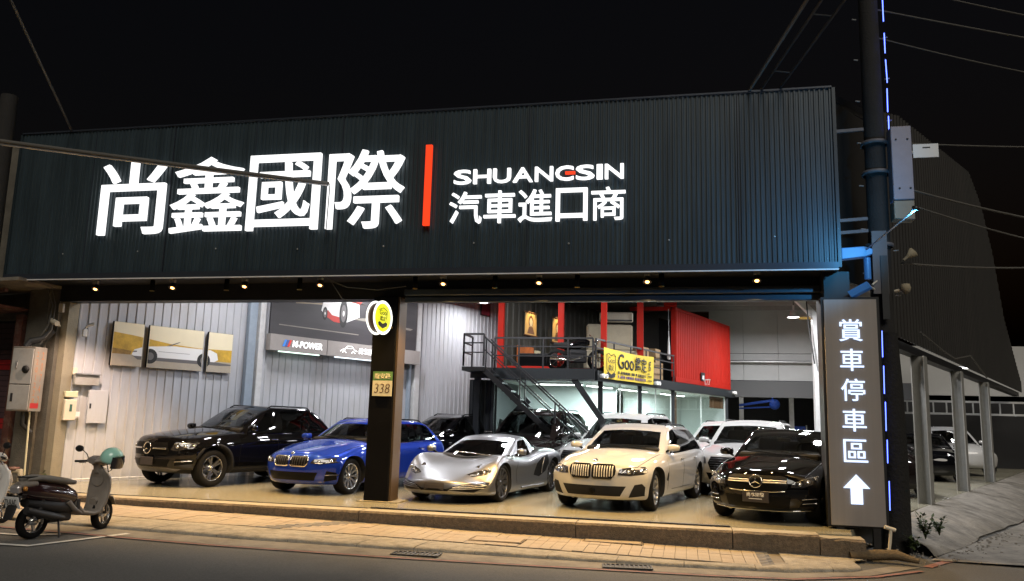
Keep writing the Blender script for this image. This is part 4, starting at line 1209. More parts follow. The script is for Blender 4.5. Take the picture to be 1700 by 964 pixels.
# --- silver sports car
p = dict(of=1.02, wb=2.67, orr=.92, W=1.91, rw=.335, rim=.262, tw=.26, ra=.36, super=True, inset=.19,
    bot=[(-2.3, .30), (-1.6, .14), (1.5, .12), (2.4, .15)],
    sh=[(-2.3, .80), (-1.5, .90), (-.7, .86), (0, .76), (.7, .79), (1.25, .83), (1.6, .75), (2.05, .53), (2.36, .36)],
    top=[(-2.3, .80), (-1.5, .90), (-.7, .92), (0, .84), (.75, .82), (1.2, .765), (1.6, .675), (2.05, .53), (2.36, .40)],
    hoodv=[(-2.3, 0), (.6, 0), (1.3, .05), (1.7, .05), (2.36, 0)],
    nose=[(.08, .16), (.16, .05), (.24, 0), (.33, .02), (.42, .07), (.6, .12), (.9, .15)], wf=(.76, 1.6), corner=.62,
    tail=[(.10, .3), (.4, .06), (.7, .0), (.9, .1)],
    plan=[(-2.3, .90), (-1.6, .995), (-.9, .98), (-.2, .93), (.6, .945), (1.3, .985), (1.8, .96), (2.36, .90)],
    sec=[(0, .92), (.08, .97), (.2, .985), (.35, .97), (.5, .965), (.62, .985), (.74, 1.0), (.86, .985), (.94, .95), (1, .90)],
    kf=.44, pf=2.6, cowl=1.15, bonnet=.62, doors=(.75, -.35, -.36), mirror=(.66, .80), smooth=3, spokes=10, style='single', rimmat=C_RIMD, fin=False)
p['cab'] = dict(cols=[(1.30, .18, .80, .57, 'p'), (.66, .0, .84, .60, 'g1'), (-.50, -.42, .82, .58, 'p'), (-.57, -.50, .81, .57, 'g2'), (-.98, -.80, .75, .52, 'p'), (-1.75, -1.28, .62, .40, 'p')],
                zb=(.66, .84), zt=[1.13, 1.16, 1.185, 1.18, 1.13, 1.0], swf=(.34, .14), swr=(.1, .05), drop=.05, wsmat=C_GLASSD, framemat=P_SILVER, rows=[0, .10, .40, .70, .88, 1.0], bulge=.05)
c3 = make_car('silver_sports_car', p, (-3.90, 15.95, -10), P_SILVER, 'low silver chrome sports car with side air intakes, right of the black pillar')
A = c3
A['patch']('bumper_intake', [(.22, .245), (.40, .225), (.66, .205), (.83, .30), (.86, .375), (.62, .36), (.40, .325)], C_TRIM, .006, mirror=True, cell=.04)
A['patch']('bumper_intake', [(-.26, .22), (.26, .22), (.30, .26), (-.30, .26)], C_TRIM, .005)
for q in range(3): A['line_front']([(.30 + q * .04, .255 + q * .024), (.80, .275 + q * .035)], .010, P_SILVER, 'intake_slat', True, .014)
A['patch']('plate_bracket', [(-.19, .225), (-.10, .26), (.10, .26), (.19, .225), (.19, .355), (-.19, .355)], C_PLATE, .012, cell=.06)
lamp_unit(A, [(.46, .50), (.56, .465), (.74, .49), (.84, .55), (.87, .66), (.80, .65), (.70, .585), (.56, .54)], [(.62, .51, .03), (.71, .535, .032), (.79, .585, .03)], bars=[[(.52, .487), (.70, .495), (.82, .565)]])
A['patch']('side_intake', [(-.28, .40), (-.52, .36), (-.84, .46), (-.98, .60), (-.93, .79), (-.62, .73), (-.40, .62)], C_TRIM, .006, axis='side', mirror=True, cell=.07)
A['line_side']([(-.62, .42), (-.64, .60), (-.72, .75)], .016, P_SILVER, 'intake_blade', .014)
A['line_side']([(.40, .20), (-.9, .20)], .016, P_SILVER, 'sill_line', .006)
A['line_side']([(.66, .30), (.72, .55), (.60, .72)], .004, C_TRIM, 'shut_line', -.001)
MB().tube([(1.12, .55, .80), (1.10, .2, .825), (1.04, -.25, .85)], .008, 6).build('wiper', C_RIM, A['root'])

# --- white estate with large twin grille
p = saloon_base(of=.87, wb=2.975, orr=1.10, W=1.87, rw=.345, rim=.25, mirror=(.66, .97), rails=True, spokes=5, style='double', steer=4, seatmat=mat('seat_dark', (.05, .047, .044), .7), hood_line=(.95, .45, .016),
    sh=[(-2.6, .99), (-1.5, 1.0), (0, .965), (.9, .93), (1.6, .87), (2.1, .78), (2.45, .69)],
    top=[(-2.6, 1.02), (-1.5, 1.03), (0, 1.01), (.95, 1.01), (1.6, .945), (2.1, .86), (2.45, .77)],
    nose=[(.10, .22), (.20, .08), (.32, .01), (.46, 0), (.64, .0), (.76, .04), (.88, .16), (.98, .3)], doors=(.90, -.16, -1.14), rimmat=mat('rim_satin', (.42, .42, .43), .28, metal=.9))
p['cab'] = wagon_cab(-.16, (-2.32, -1.82), (.925, .98), (1.40, 1.475, 1.41), ws=1.04, wt=.12, roofmat=None)
c4 = make_car('white_estate', p, (-1.0, 15.92, -14), P_WHITE, 'white estate car with large twin grille of chrome bars, front row')
A = c4
for s in (1, -1):
    kd = kidney(.022, .40, .55, .775, .07)
    A['patch']('grille', [(s * y, z) for y, z in kd], C_TRIM, .008)
    A['line_front']([(s * y, z) for y, z in kd + [kd[0]]], .012, C_TRIM, 'grille_surround', off=.014)
    for q in range(8): A['line_front']([(s * (.055 + q * .043), .575 + (.01 if q > 5 else 0)), (s * (.055 + q * .043), .755)], .010, C_BAR, 'grille_bar', off=.016)
lamp_unit(A, [(.44, .61), (.62, .60), (.80, .625), (.90, .70), (.88, .745), (.70, .745), (.46, .715)], [(.60, .665, .036), (.76, .685, .038)], bars=[[(.66, .64), (.72, .70), (.82, .705)], [(.50, .64), (.56, .70)]])
A['patch']('bumper_intake', [(-.46, .265), (.46, .265), (.56, .43), (-.56, .43)], C_CLAD, .005)
disc_front(A, .02, .345, .055, C_TRIM, 'sensor', .006)
A['patch']('side_intake', [(.58, .245), (.80, .275), (.82, .42), (.78, .475), (.68, .455)], C_CLAD, .005, mirror=True)
disc_front(A, 0, .83, .042, C_CHROME, 'badge', .004)
A['patch']('fender_vent', [(1.02, .50), (.93, .47), (.90, .60), (.96, .62)], C_TRIM, .004, axis='side', mirror=True)
# tinted roof panel
MB().box(-1.0, -.15, -.45, .45, 1.468, 1.480).build('sunroof', C_GLASSD, A['root'])

# --- black estate with a star badge, right
p = saloon_base(of=.82, wb=2.84, orr=1.06, W=1.81, rw=.335, rim=.245, mirror=(.62, .95), rails=True, railmat=C_CHROME, spokes=5, style='twin', rimmat=C_RIMD, seatmat=mat('seat_grey', (.09, .085, .08), .7),
    top=[(-2.6, 1.0), (-1.5, 1.02), (0, 1.0), (.85, 1.01), (1.5, .945), (2.0, .86), (2.4, .76)], hood_line=(.9, .30, .014))
p['cab'] = wagon_cab(-.15, (-2.18, -1.70), (.905, .955), (1.37, 1.44, 1.38), ws=1.0, wt=.10)
c5 = make_car('black_estate', p, (1.75, 15.25, -19), P_BLACK, 'black estate car with a star badge between two chrome bars, left of the parking sign')
A = c5
A['patch']('grille', [(-.46, .56), (-.40, .49), (.40, .49), (.46, .56), (.44, .70), (.36, .725), (-.36, .725), (-.44, .70)], C_TRIM, .006)
for dz in (.622, .652):
    for s in (1, -1): A['line_front']([(s * .11, dz), (s * .44, dz)], .011, C_BAR, 'grille_bar', off=.016)
star_badge(A, 0, .635, .105, .03)
A['line_front']([(-.42, .50), (-.2, .485), (.2, .485), (.42, .50)], .010, C_CHROME, 'grille_lip', off=.012)
lamp_unit(A, [(.50, .56), (.66, .56), (.82, .63), (.88, .72), (.84, .745), (.66, .70), (.52, .63)], [(.62, .61, .032), (.72, .645, .034), (.80, .69, .028)], bars=[[(.54, .625), (.70, .69), (.83, .73)]])
A['patch']('bumper_intake', [(-.46, .24), (.46, .24), (.50, .42), (-.50, .42)], C_TRIM, .004)
A['patch']('side_intake', [(.58, .26), (.84, .27), (.84, .44), (.72, .45)], C_TRIM, .004, mirror=True)
for dz in (.32, .385): A['line_front']([(.64, dz), (.82, dz + .01)], .008, C_RIM, 'intake_bar', True, .012)
A['line_front']([(-.72, .215), (-.4, .195), (.4, .195), (.72, .215)], .010, C_CHROME, 'lip_trim', off=.006)
plate(A, .405, .40, .17, '尚鑫國際')

# --- generic SUV of the rear rows
def suv(name, pose, pm, label, H=1.66, W=1.92, grille=True, **k):
    q = dict(of=.88, wb=2.85, orr=.98, W=W, rw=.365, rim=.25, ra=.42,
        bot=[(-2.6, .38), (-2.0, .26), (1.9, .24), (2.4, .28)],
        sh=[(-2.6, 1.08), (-1.5, 1.08), (0, 1.05), (.9, 1.02), (1.6, .95), (2.05, .86), (2.4, .76)],
        top=[(-2.6, 1.1), (-1.5, 1.1), (0, 1.09), (.85, 1.11), (1.5, 1.04), (2.0, .96), (2.4, .86)],
        nose=[(.15, .30), (.28, .12), (.40, .02), (.55, 0), (.72, .0), (.85, .05), (.97, .15), (1.1, .3)], mirror=(.58, 1.07), rails=True)
    q.update(k)
    q = saloon_base(**q)
    if 'cab' not in q: q['cab'] = wagon_cab(-.17, (-2.15, -1.62), (1.01, 1.05), (H - .08, H - .01, H - .08), ws=1.0, wt=.13)
    a = make_car(name, q, pose, pm, label)
    if grille:
        a['patch']('grille', [(-.46, .56), (.46, .56), (.52, .70), (.46, .83), (-.46, .83), (-.52, .70)], C_TRIM, .006, cell=.08)
        for r_ in range(5): a['line_front']([(-.47, .60 + r_ * .048), (.47, .60 + r_ * .048)], .007, C_RIMD, 'grille_bar', off=.010)
        a['patch']('bumper_intake', [(-.5, .36), (.5, .36), (.56, .50), (-.56, .50)], C_TRIM, .005, cell=.08)
        lamp_unit(a, [(.56, .68), (.84, .72), (.90, .82), (.82, .855), (.58, .82)], [(.66, .755, .036), (.79, .785, .036)])
    return a
suv('black_hatchback', (-6.25, 20.5, -35), P_BLACK, 'black car with arched roof parked by the wall behind the blue estate', H=1.60, grille=False)
suv('brown_suv', (-3.72, 19.9, -14), P_BROWN, 'dark brown SUV with blacked-out windscreen behind the silver sports car', H=1.78, W=1.98, grille=False, seatmat=C_INT)
suv('white_suv', (-1.58, 20.3, -20), P_WHITE, 'white SUV just behind the white estate, dark windscreen', H=1.74)
suv('white_suv', (1.45, 19.5, -14), P_WHITE, 'white SUV with wide slatted grille behind the black estate', H=1.63)
suv('white_hatchback', (1.05, 23.2, -18), P_WHITE, 'white car mostly hidden behind the slatted-grille white SUV', H=1.62, grille=False)
# --- the covered lot beyond the parking sign
p = saloon_base(rw=.33, rim=.24); p['cab'] = wagon_cab(-.16, (-2.0, -1.5), (.90, .955), (1.36, 1.43, 1.33), ws=.98, wt=.08)
c11 = make_car('dark_saloon', p, (4.35, 21.6, 6), P_BROWN, 'dark car seen between the parking sign and the first side post', group='cars in the covered side lot')
p = saloon_base(rw=.33, rim=.24); p['cab'] = wagon_cab(-.16, (-2.0, -1.5), (.90, .955), (1.36, 1.43, 1.33), ws=.98, wt=.08)
c13 = make_car('black_saloon', p, (7.35, 28.4, -4), P_BLACK, 'black car seen between the first and second side posts', group='cars in the covered side lot')
lamp_unit(c13, [(.50, .56), (.66, .56), (.82, .63), (.86, .70), (.66, .68), (.52, .63)], [(.62, .61, .032), (.74, .645, .034)])
suv('white_suv', (6.2, 29.5, -10), P_WHITE, 'white car roof showing above the dark car right of the parking sign', H=1.62, grille=False)['root']['group'] = 'cars in the covered side lot'
suv('white_suv', (9.35, 32.6, 4), P_WHITE, 'white SUV standing beyond the second side post', H=1.68, grille=False)['root']['group'] = 'cars in the covered side lot'
# ------------------------------------------------------------------ mezzanine with containers
C0 = Vector((-2.3, 20.35, 0))
def sp(s, off=0.0, z=0.0):
    """point on the mezzanine's right side: s metres along, off metres outwards"""
    n = Vector((E2.y, -E2.x, 0))
    p = C0 + E2 * s + n * off
    return (p.x, p.y, z)
SA = R(90 - 20.5)
M['dark_wall'] = mat('loft_wall', (0.030, 0.028, 0.020), 0.6, var=0.2, vscale=2)
M['warm_art'] = mat('scroll_paper', (0.62, 0.42, 0.16), 0.7, var=0.08)
M['wood'] = mat('wood', (0.16, 0.08, 0.04), 0.5, var=0.3, vscale=3, stretch=(1, 8, 8))
M['steel_blue'] = mat('mezz_steel', (0.016, 0.019, 0.022), 0.45, var=0.15)

MZ = empty('mezzanine', (0, 0, 0)); tag(MZ, 'black steel mezzanine deck with railings above the glazed office', 'mezzanine')
deck = [(-5.5, 20.25), (-2.3, 20.25), (sp(11.2)[0], sp(11.2)[1]), (-2.3, 30.8), (-5.0, 27), (-5.5, 21.0)]
MB().prism(deck, 2.64, 2.76, lambda u, v, d: (u, v, d)).build('deck', M['black'], MZ)
MB().box(-5.5, -4.92, 19.35, 20.249, 2.66, 2.76).build('landing', M['black'], MZ)
MB().box(-5.5, -2.26, 20.18, 20.249, 2.52, 2.80).build('edge_beam', M['steel_blue'], MZ)
MB().bar(sp(0, .06, 2.64), sp(11.2, .06, 2.64), .10, .26).build('edge_beam', M['steel_blue'], MZ)
for s in (0.42, 2.9, 5.4, 10.6):
    MB().bar(sp(s, -.02, 0), sp(s, -.02, 2.52), .12, .12).build('post', M['steel_blue'], MZ)
MB().box(-5.42, -5.27, 20.3, 20.45, 0, 2.63).build('post', M['steel_blue'], MZ)
MB().bar((-2.80, 20.24, 2.55), (-2.02, 20.24, 1.45), .05, .15).build('brace', M['steel_blue'], MZ)
MB().bar((-4.62, 20.24, 1.3), (-3.95, 20.24, 2.0), .05, .18).build('brace', M['steel_blue'], MZ)
# railings: posts and rails
def rail_run(a, b, n, heights=(0.34, 0.58, 0.80), z=2.78):
    a, b = Vector(a), Vector(b)
    for k in range(n + 1):
        p = a + (b - a) * k / n
        MB().bar((p.x, p.y, z), (p.x, p.y, z + heights[-1]), .04).build('rail_post', M['rail'], MZ)
    for h in heights:
        MB().bar((a.x, a.y, z + h), (b.x, b.y, z + h), .032 if h < heights[-1] else .045).build('rail', M['rail'], MZ)
rail_run((-4.88, 20.27, 0), (-2.32, 20.27, 0), 4)
rail_run(sp(0.1), sp(5.45), 5)
rail_run((-5.47, 19.38, 0), (-5.47, 20.2, 0), 1)
rail_run((-5.47, 19.38, 0), (-4.95, 19.38, 0), 1)
# stairs
for y in (19.42, 20.08):
    MB().bar((-4.95, y, 2.70), (-2.25, y, 0.30), .05, .13).build('stringer', M['black'], MZ)
    MB().bar((-4.95, y, 3.52), (-2.35, y, 1.22), .04).build('hand_rail', M['rail'], MZ)
    MB().bar((-4.95, y, 3.20), (-2.35, y, 0.90), .028).build('hand_rail', M['rail'], MZ)
    for t in (0.02, .36, .70): MB().bar((-4.95 + 2.6 * t, y, 2.72 - 2.31 * t), (-4.95 + 2.6 * t, y, 3.52 - 2.30 * t), .035).build('rail_post', M['rail'], MZ)
for k in range(11):
    t = (k + .6) / 12
    MB().box(-4.95 + 2.7 * t - .12, -4.95 + 2.7 * t + .12, 19.45, 20.05, 2.70 - 2.4 * t - .02, 2.70 - 2.4 * t + .02).build('tread', M['steel_blue'], MZ)

# office below, glazed, fluorescent lit
OF = empty('glazed_office', (0, 0, 0)); tag(OF, 'white lit office behind glass walls under the mezzanine', 'office')
MB().box(-4.9, -2.35, 20.42, 20.435, 0.02, 2.5).build('glass_pane', M['glass'], OF)
for s0, s1 in ((.52, 1.65), (1.68, 2.8), (3.0, 4.1), (4.13, 5.3), (5.5, 8.0), (8.03, 10.5)):
    MB().bar(sp(s0, -.05, 1.25), sp(s1, -.05, 1.25), .012, 2.46).build('glass_pane', M['glass'], OF)
    MB().bar(sp(s1 + .015, -.05, 0.02), sp(s1 + .015, -.05, 2.5), .03).build('glazing_bar', M['white'], OF)
n_ = Vector((E2.y, -E2.x, 0))
MB().bar(sp(1.5, -3.6, 1.27), sp(11, -3.6, 1.27), .06, 2.5).build('inner_wall', M['office_wall'], OF)
MB().box(-5.0, -2.0, 23.6, 23.66, 0.02, 2.5).build('inner_wall', M['office_wall'], OF)
MB().box(-5.0, -4.92, 20.5, 23.6, 0.02, 2.5).build('inner_wall', M['steel_blue'], OF)
MB().bar(sp(10.95, -3.6, 1.27), sp(10.95, -.1, 1.27), .06, 2.5).build('inner_wall', M['office_wall'], OF)
MB().bar(sp(5.9, -1.9, 1.27), sp(10.9, -1.9, 1.27), .05, 2.5).build('partition', M['office_wall'], OF)
cl_ = [(-4.9, 20.5), (-2.33, 20.5), (sp(10.9)[0] - .1, sp(10.9)[1]), (sp(10.9, -3.6)[0], sp(10.9, -3.6)[1]), (-4.9, 24)]
MB().prism(cl_, 2.50, 2.55, lambda u, v, d: (u, v, d)).build('ceiling', M['office_wall'], OF)
MB().bar(sp(9.0, -.09, 2.28), sp(10.45, -.09, 2.28), .02, .4).build('header_board', M['wood'], OF)
MB().bar(sp(5.62, -.12, 1.25), sp(5.95, -.12, 1.25), .03, 2.46).build('timber_panel', M['wood'], OF)
def strip_lamp(a, b, lab, pw):
    a, b = Vector(a), Vector(b); c = (a + b) / 2; d = b - a
    o = empty('strip_lamp', c, math.atan2(d.y, d.x)); L = d.length
    MB().box(-L / 2, L / 2, -.05, .05, -.01, .035).build('body', M['white'], o)
    MB().box(-L / 2 + .02, L / 2 - .02, -.042, .042, -.03, -.011).build('tube', M['lamp_white'], o)
    ld = bpy.data.lights.new('strip', 'AREA'); ld.shape = 'RECTANGLE'; ld.size = L; ld.size_y = .1; ld.energy = pw; ld.color = (.86, 1.0, .98)
    lo = bpy.data.objects.new('light', ld); COL.objects.link(lo); lo.parent = o; lo.location = (0, 0, -.04)
    tag(o, lab, 'lamp', 'strip lamps in the office')
strip_lamp((-4.0, 21.4, 2.46), (-2.7, 21.4, 2.46), 'cool white strip lamp in the office behind the stairs', 100)
strip_lamp(sp(1.2, -.8, 2.46), sp(2.7, -.8, 2.46), 'cool white strip lamp in the office under the yellow banner', 100)
strip_lamp(sp(3.2, -.8, 2.46), sp(5.2, -.8, 2.46), 'cool white strip lamp in the office below the cardboard boxes', 120)
strip_lamp(sp(6.4, -.8, 2.46), sp(8.4, -.8, 2.46), 'cool white strip lamp in the office below the red container', 120)

# open red framed room (front) -----------------------------------------
CR = empty('red_framed_room', (0, 0, 0)); tag(CR, 'open red-framed container room with dark inside on the mezzanine', 'container')
ZT = 5.15
for (x, y) in ((-4.90, 21.0), (-3.26, 21.0), (-2.12, 21.0)):
    MB().box(x - .075, x + .075, y - .08, y + .08, 2.76, ZT - .16).build('corner_post', M['red'], CR)
dx_ = E2 * 2.35
MB().box(-2.12 + dx_.x - .09, -2.12 + dx_.x + .09, 21 + dx_.y - .08, 21 + dx_.y + .08, 2.76, ZT - .16).build('corner_post', M['red'], CR)
MB().box(-4.99, -2.03, 20.92, 21.08, ZT - .159, ZT).build('top_rail', M['red'], CR)
MB().bar((-2.12, 21.1, ZT - .08), (-2.12 + dx_.x, 21 + dx_.y, ZT - .08), .15, .155).build('top_rail', M['red'], CR)
MB().box(-4.80, -3.36, 20.93, 21.07, 2.762, 2.90).build('bottom_rail', M['red'], CR)
MB().box(-3.16, -2.22, 20.93, 21.07, 2.762, 2.86).build('bottom_rail', M['red'], CR)
lw = Vector((-4.86, 21.1, 0))
corrugated(6.2, 2.77, ZT - .02, .30, .03, .45, .1).build('side_panel', M['dark_wall'], CR, lw, (0, 0, SA))
corrugated(6.2, 2.77, ZT - .02, .20, .02, .6, .1).build('outer_panel', M['red'], CR, lw + Vector((-.09, .06, 0)), (0, 0, SA))
MB().box(-3.0, -0.9, 26.9, 27.0, 2.77, ZT).build('back_panel', M['dark_wall'], CR)
rp = [(-4.9, 21.0), (-2.12, 21.0), (-0.9, 24.2), (-0.9, 26.95), (-2.7, 26.95)]
MB().prism(rp, ZT + .002, ZT + .05, lambda u, v, d: (u, v, d)).build('roof_panel', M['dark_wall'], CR)
# scroll portraits on the side panel
def wallpt(c0, s, z, off=.06):
    p = c0 + E2 * s + n_ * off
    return Vector((p.x, p.y, z))
for (s, z0, z1, lab) in ((1.0, 3.86, 4.52, 'warm-lit hanging scroll portrait of a dark-haired head, nearer the stairs'), (2.55, 3.80, 4.54, 'warm-lit hanging scroll portrait in a frame, nearer the middle post')):
    o = empty('hanging_scroll', wallpt(lw, s, z0)); o.rotation_euler = (0, 0, SA)
    w = .62; h = z1 - z0
    MB().box(0, w, -.012, 0, 0, h).build('paper', M['warm_art'], o)
    MB().tube([(-.04, -.015, 0), (w + .04, -.015, 0)], .022, 8).build('rod', M['wood'], o)
    MB().tube([(-.04, -.015, h), (w + .04, -.015, h)], .022, 8).build('rod', M['wood'], o)
    cx, cz = w / 2, h * .62
    put_poly('print', [(cx + .13 * math.cos(t), cz + .16 * math.sin(t)) for t in [2 * math.pi * q / 16 for q in range(16)]], (0, -.0125, 0), (1, 0, 0), 0, .001, M['wood'], o)
    put_poly('print', [(cx + .09 * math.cos(t), cz - .03 + .12 * math.sin(t)) for t in [2 * math.pi * q / 16 for q in range(16)]], (0, -.0145, 0), (1, 0, 0), 0, .001, M['plate_cream'], o)
    put_poly('print', [(cx - .2, .05), (cx + .2, .05), (cx + .1, cz - .16), (cx - .1, cz - .16)], (0, -.0125, 0), (1, 0, 0), 0, .001, M['wood'], o)
    tag(o, lab, 'scroll', 'hanging scrolls')
    ld = bpy.data.lights.new('picture_spot', 'SPOT'); ld.energy = 60; ld.color = (1, .66, .30); ld.spot_size = R(55); ld.spot_blend = .6; ld.shadow_soft_size = .03
    pl = empty('picture_lamp', wallpt(lw, s + .3, z1 + .42, .45)); tag(pl, 'small track spot above the %s' % ('scroll nearer the stairs' if s < 2 else 'scroll nearer the middle post'), 'lamp', 'picture lamps')
    MB().lathe([(0, .07), (.03, .07), (.035, -.05), (.03, -.05), (0, -.02)], 10).build('head', M['black'], pl)
    MB().tube([(0, 0, .06), (0, 0, ZT - (z1 + .42))], .01, 6).build('stem', M['black'], pl)
    lo = bpy.data.objects.new('light', ld); COL.objects.link(lo); lo.parent = pl
    v = (wallpt(lw, s + .3, z0 + h * .5, 0) - wallpt(lw, s + .3, z1 + .42, .45)); lo.rotation_euler = v.to_track_quat('-Z', 'Y').to_euler(); lo.location = (0, 0, -.06)
# furniture on the mezzanine
o = empty('floor_artwork', wallpt(lw, .55, 2.9, .1)); o.rotation_euler = (0, 0, SA)
MB().box(0, .85, -.03, 0, 0, .62).build('canvas', mat('art_orange', (.42, .11, .02), .6, var=.5, vscale=5), o)
MB().box(-.02, .87, -.02, .01, -.02, .0).build('frame', M['wood'], o)
MB().box(.93, 1.2, -.05, 0, -.02, .55).build('pale_figure_board', M['plate_cream'], o)
tag(o, 'orange artwork leaning on the wall behind the stair railing', 'artwork')
ld = bpy.data.lights.new('shelf_glow', 'SPOT'); 
o = empty('low_cabinet', (-4.05, 21.75, 2.76), 0)
MB().box(-.45, .62, -.2, .25, .12, .50).build('cabinet_body', M['black_gloss'], o, bevel=.01)
MB().box(-.47, .64, -.22, .27, .502, .53).build('cabinet_top', M['rail'], o)
MB().box(-.47, .66, -.24, .29, .02, .10).build('plinth', M['cream'], o)
tag(o, 'low black cabinet on a pale plinth behind the railing', 'cabinet')
o = empty('sofa_panel', (-2.25, 23.4, 2.76), 0.2)
MB().box(-.62, .72, -.12, .12, .78, 1.55).build('back_cushion', M['beige_fabric'], o, bevel=.05)
MB().box(-.7, .8, -.5, .12, .2, .76).build('seat_cushion', M['beige_fabric'], o, bevel=.05)
tag(o, 'beige padded sofa back under the air conditioner', 'sofa')
o = empty('air_conditioner', (-2.1, 23.9, 4.44), 0.12)
MB().box(-.45, .55, -.11, .11, 0, .30).build('case', M['cream'], o, bevel=.04)
MB().box(-.42, .52, -.118, -.111, .03, .07).build('vent', M['rail'], o)
tag(o, 'cream wall air conditioner in the red-framed room', 'air conditioner')
# motorcycle by the railing
mo = empty('motorcycle', (-2.78, 20.72, 2.76), R(8)); tag(mo, 'small dark motorcycle parked behind the mezzanine railing', 'motorcycle')
for sx in (-.52, .55):
    w = MB().lathe([(.20, -.04), (.27, -.045), (.29, 0), (.27, .045), (.20, .04), (.20, -.04)], 22, 'y').build('tyre', C_TYRE, mo, (sx, 0, .29))
    MB().lathe([(.20, -.012), (.185, 0), (.20, .012)], 22, 'y').build('rim', C_CHROME, w)
    mb = MB()
    for k in range(8):
        a = k * math.pi / 4; mb.bar((0, 0, 0), (.19 * math.cos(a), 0, .19 * math.sin(a)), .012)
    mb.build('spokes', C_CHROME, w)
MB().tube([(-.35, 0, .62), (-.05, 0, .66), (.15, 0, .76), (.32, 0, .74)], [.07, .12, .14, .06], 10).build('tank', P_BLACK, mo)
MB().tube([(-.62, 0, .68), (-.35, 0, .66), (-.1, 0, .66)], [.06, .1, .09], 10).build('seat', C_INT, mo)
MB().box(-.2, .25, -.12, .12, .22, .56).build('engine', C_RIMD, mo, bevel=.03)
MB().tube([(.55, .09, .29), (.40, .09, .85)], .022, 8).build('fork', C_CHROME, mo); MB().tube([(.55, -.09, .29), (.40, -.09, .85)], .022, 8).build('fork', C_CHROME, mo)
MB().tube([(.30, .34, .92), (.38, .1, .90), (.38, -.1, .90), (.30, -.34, .92)], .014, 8).build('handlebar', C_CHROME, mo)
MB().tube([(-.7, -.14, .32), (-.1, -.15, .28), (.2, -.12, .40)], [.045, .04, .025], 8).build('exhaust', C_CHROME, mo)
MB().lathe([(0, .05), (.07, .03), (.075, -.03), (0, -.06)], 14, 'x').build('headlamp', C_CHROME, mo, (.50, 0, .78))
MB().bar((-.52, .09, .29), (-.05, .09, .36), .03).build('swingarm', C_RIMD, mo)
# closed red container -------------------------------------------------
RC = empty('red_container', (0, 0, 0)); tag(RC, 'bright red corrugated shipping container on the mezzanine, long side to the right', 'container')
zb_ = 2.79
corrugated(5.3, zb_ + .16, ZT - .09, .165, .014, .35, .15).build('side_panel', M['red'], RC, Vector(sp(5.70, -.03)), (0, 0, SA))
MB().bar(sp(5.62, -.06, zb_ + .08), sp(11.1, -.06, zb_ + .08), .12, .155).build('bottom_rail', M['red'], RC)
MB().bar(sp(5.62, -.06, ZT - .045), sp(11.1, -.06, ZT - .045), .12, .088).build('top_rail', M['red'], RC)
MB().bar(sp(5.64, -.07, zb_ + .16), sp(5.64, -.07, ZT - .09), .15, .15, (1, 0, 0)).build('corner_post', M['red'], RC)
MB().bar(sp(11.06, -.07, zb_ + .16), sp(11.06, -.07, ZT - .09), .15, .15, (1, 0, 0)).build('corner_post', M['red'], RC)
fr_ = Vector(sp(5.6, -.07))
MB().box(fr_.x - 1.35, fr_.x - .08, fr_.y - .06, fr_.y + .06, ZT - .12, ZT - .001).build('front_header', M['red'], RC)
MB().box(fr_.x - .28, fr_.x + .12, fr_.y - .1, fr_.y + .04, ZT + .0015, ZT + .13).build('corner_casting', M['red'], RC)
MB().box(fr_.x - 1.4, fr_.x - .1, fr_.y + 2.2, fr_.y + 2.3, zb_, ZT - .15).build('inner_wall', M['ink'], RC)
rp = [(fr_.x - 1.4, fr_.y + .02), (fr_.x - .02, fr_.y + .02), (sp(11.05, -.1)[0], sp(11.05, -.1)[1]), (sp(11.05, -.1)[0] - 1.4, sp(11.05, -.1)[1])]
MB().prism(rp, ZT - .03, ZT - .002, lambda u, v, d: (u, v, d)).build('roof_panel', M['dark_wall'], RC)
# basketball hoop
o = empty('basketball_hoop', sp(8.05, .0, 2.96)); o.rotation_euler = (0, 0, SA)
MB().box(-.18, .18, -.03, -.012, 0, .27).build('backboard', M['rail'], o)
MB().box(-.09, .09, -.034, -.031, .04, .17).build('board_mark', M['white'], o)
MB().tube([(.11 * math.cos(t), -.16 + .11 * math.sin(t), .03) for t in [2 * math.pi * q / 14 for q in range(15)]], .008, 5, caps=False).build('ring', M['white'], o)
mb = MB()
for q in range(9):
    t = 2 * math.pi * q / 9
    mb.tube([(.11 * math.cos(t), -.16 + .11 * math.sin(t), .03), (.07 * math.cos(t + .4), -.16 + .07 * math.sin(t + .4), -.14)], .004, 4)
mb.build('net', M['white'], o)
tag(o, 'small basketball hoop fixed to the red container side', 'hoop')
# cardboard boxes and clutter by the container opening
for i, (s, of, z, w, d, h, lab) in enumerate(((4.1, -.55, 2.77, .5, .45, .62, 'cardboard box on the mezzanine floor, left of the two low ones'), (4.85, -.5, 2.77, .6, .5, .55, 'cardboard box on the mezzanine floor next to the red container'), (4.85, -.5, 3.325, .5, .45, .42, 'cardboard box stacked beside the red container'), (4.1, -.55, 3.395, .44, .4, .34, 'cardboard box stacked on the left low box'))):
    o = empty('cardboard_box', sp(s, of, z)); o.rotation_euler = (0, 0, SA + random.uniform(-.1, .1))
    MB().box(-w / 2, w / 2, -d / 2, d / 2, 0, h).build('carton', M['ply'], o)
    MB().box(-w / 2 - .001, w / 2 + .001, -.03, .03, h + .0005, h + .002).build('tape', M['plate_cream'], o)
    tag(o, lab, 'box', 'cardboard boxes on the mezzanine')
o = empty('folded_parasol', sp(5.3, -.1, 3.45)); MB().lathe([(.0, 0), (.05, .02), (.055, .1), (.03, .55), (.012, .75), (.012, .9), (0, .9)], 10).build('cloth', M['white'], o); MB().tube([(0, 0, .88), (.0, 0, 1.6)], .006, 5).build('cord', M['white'], o)
tag(o, 'white folded parasol hanging by the container opening', 'parasol')
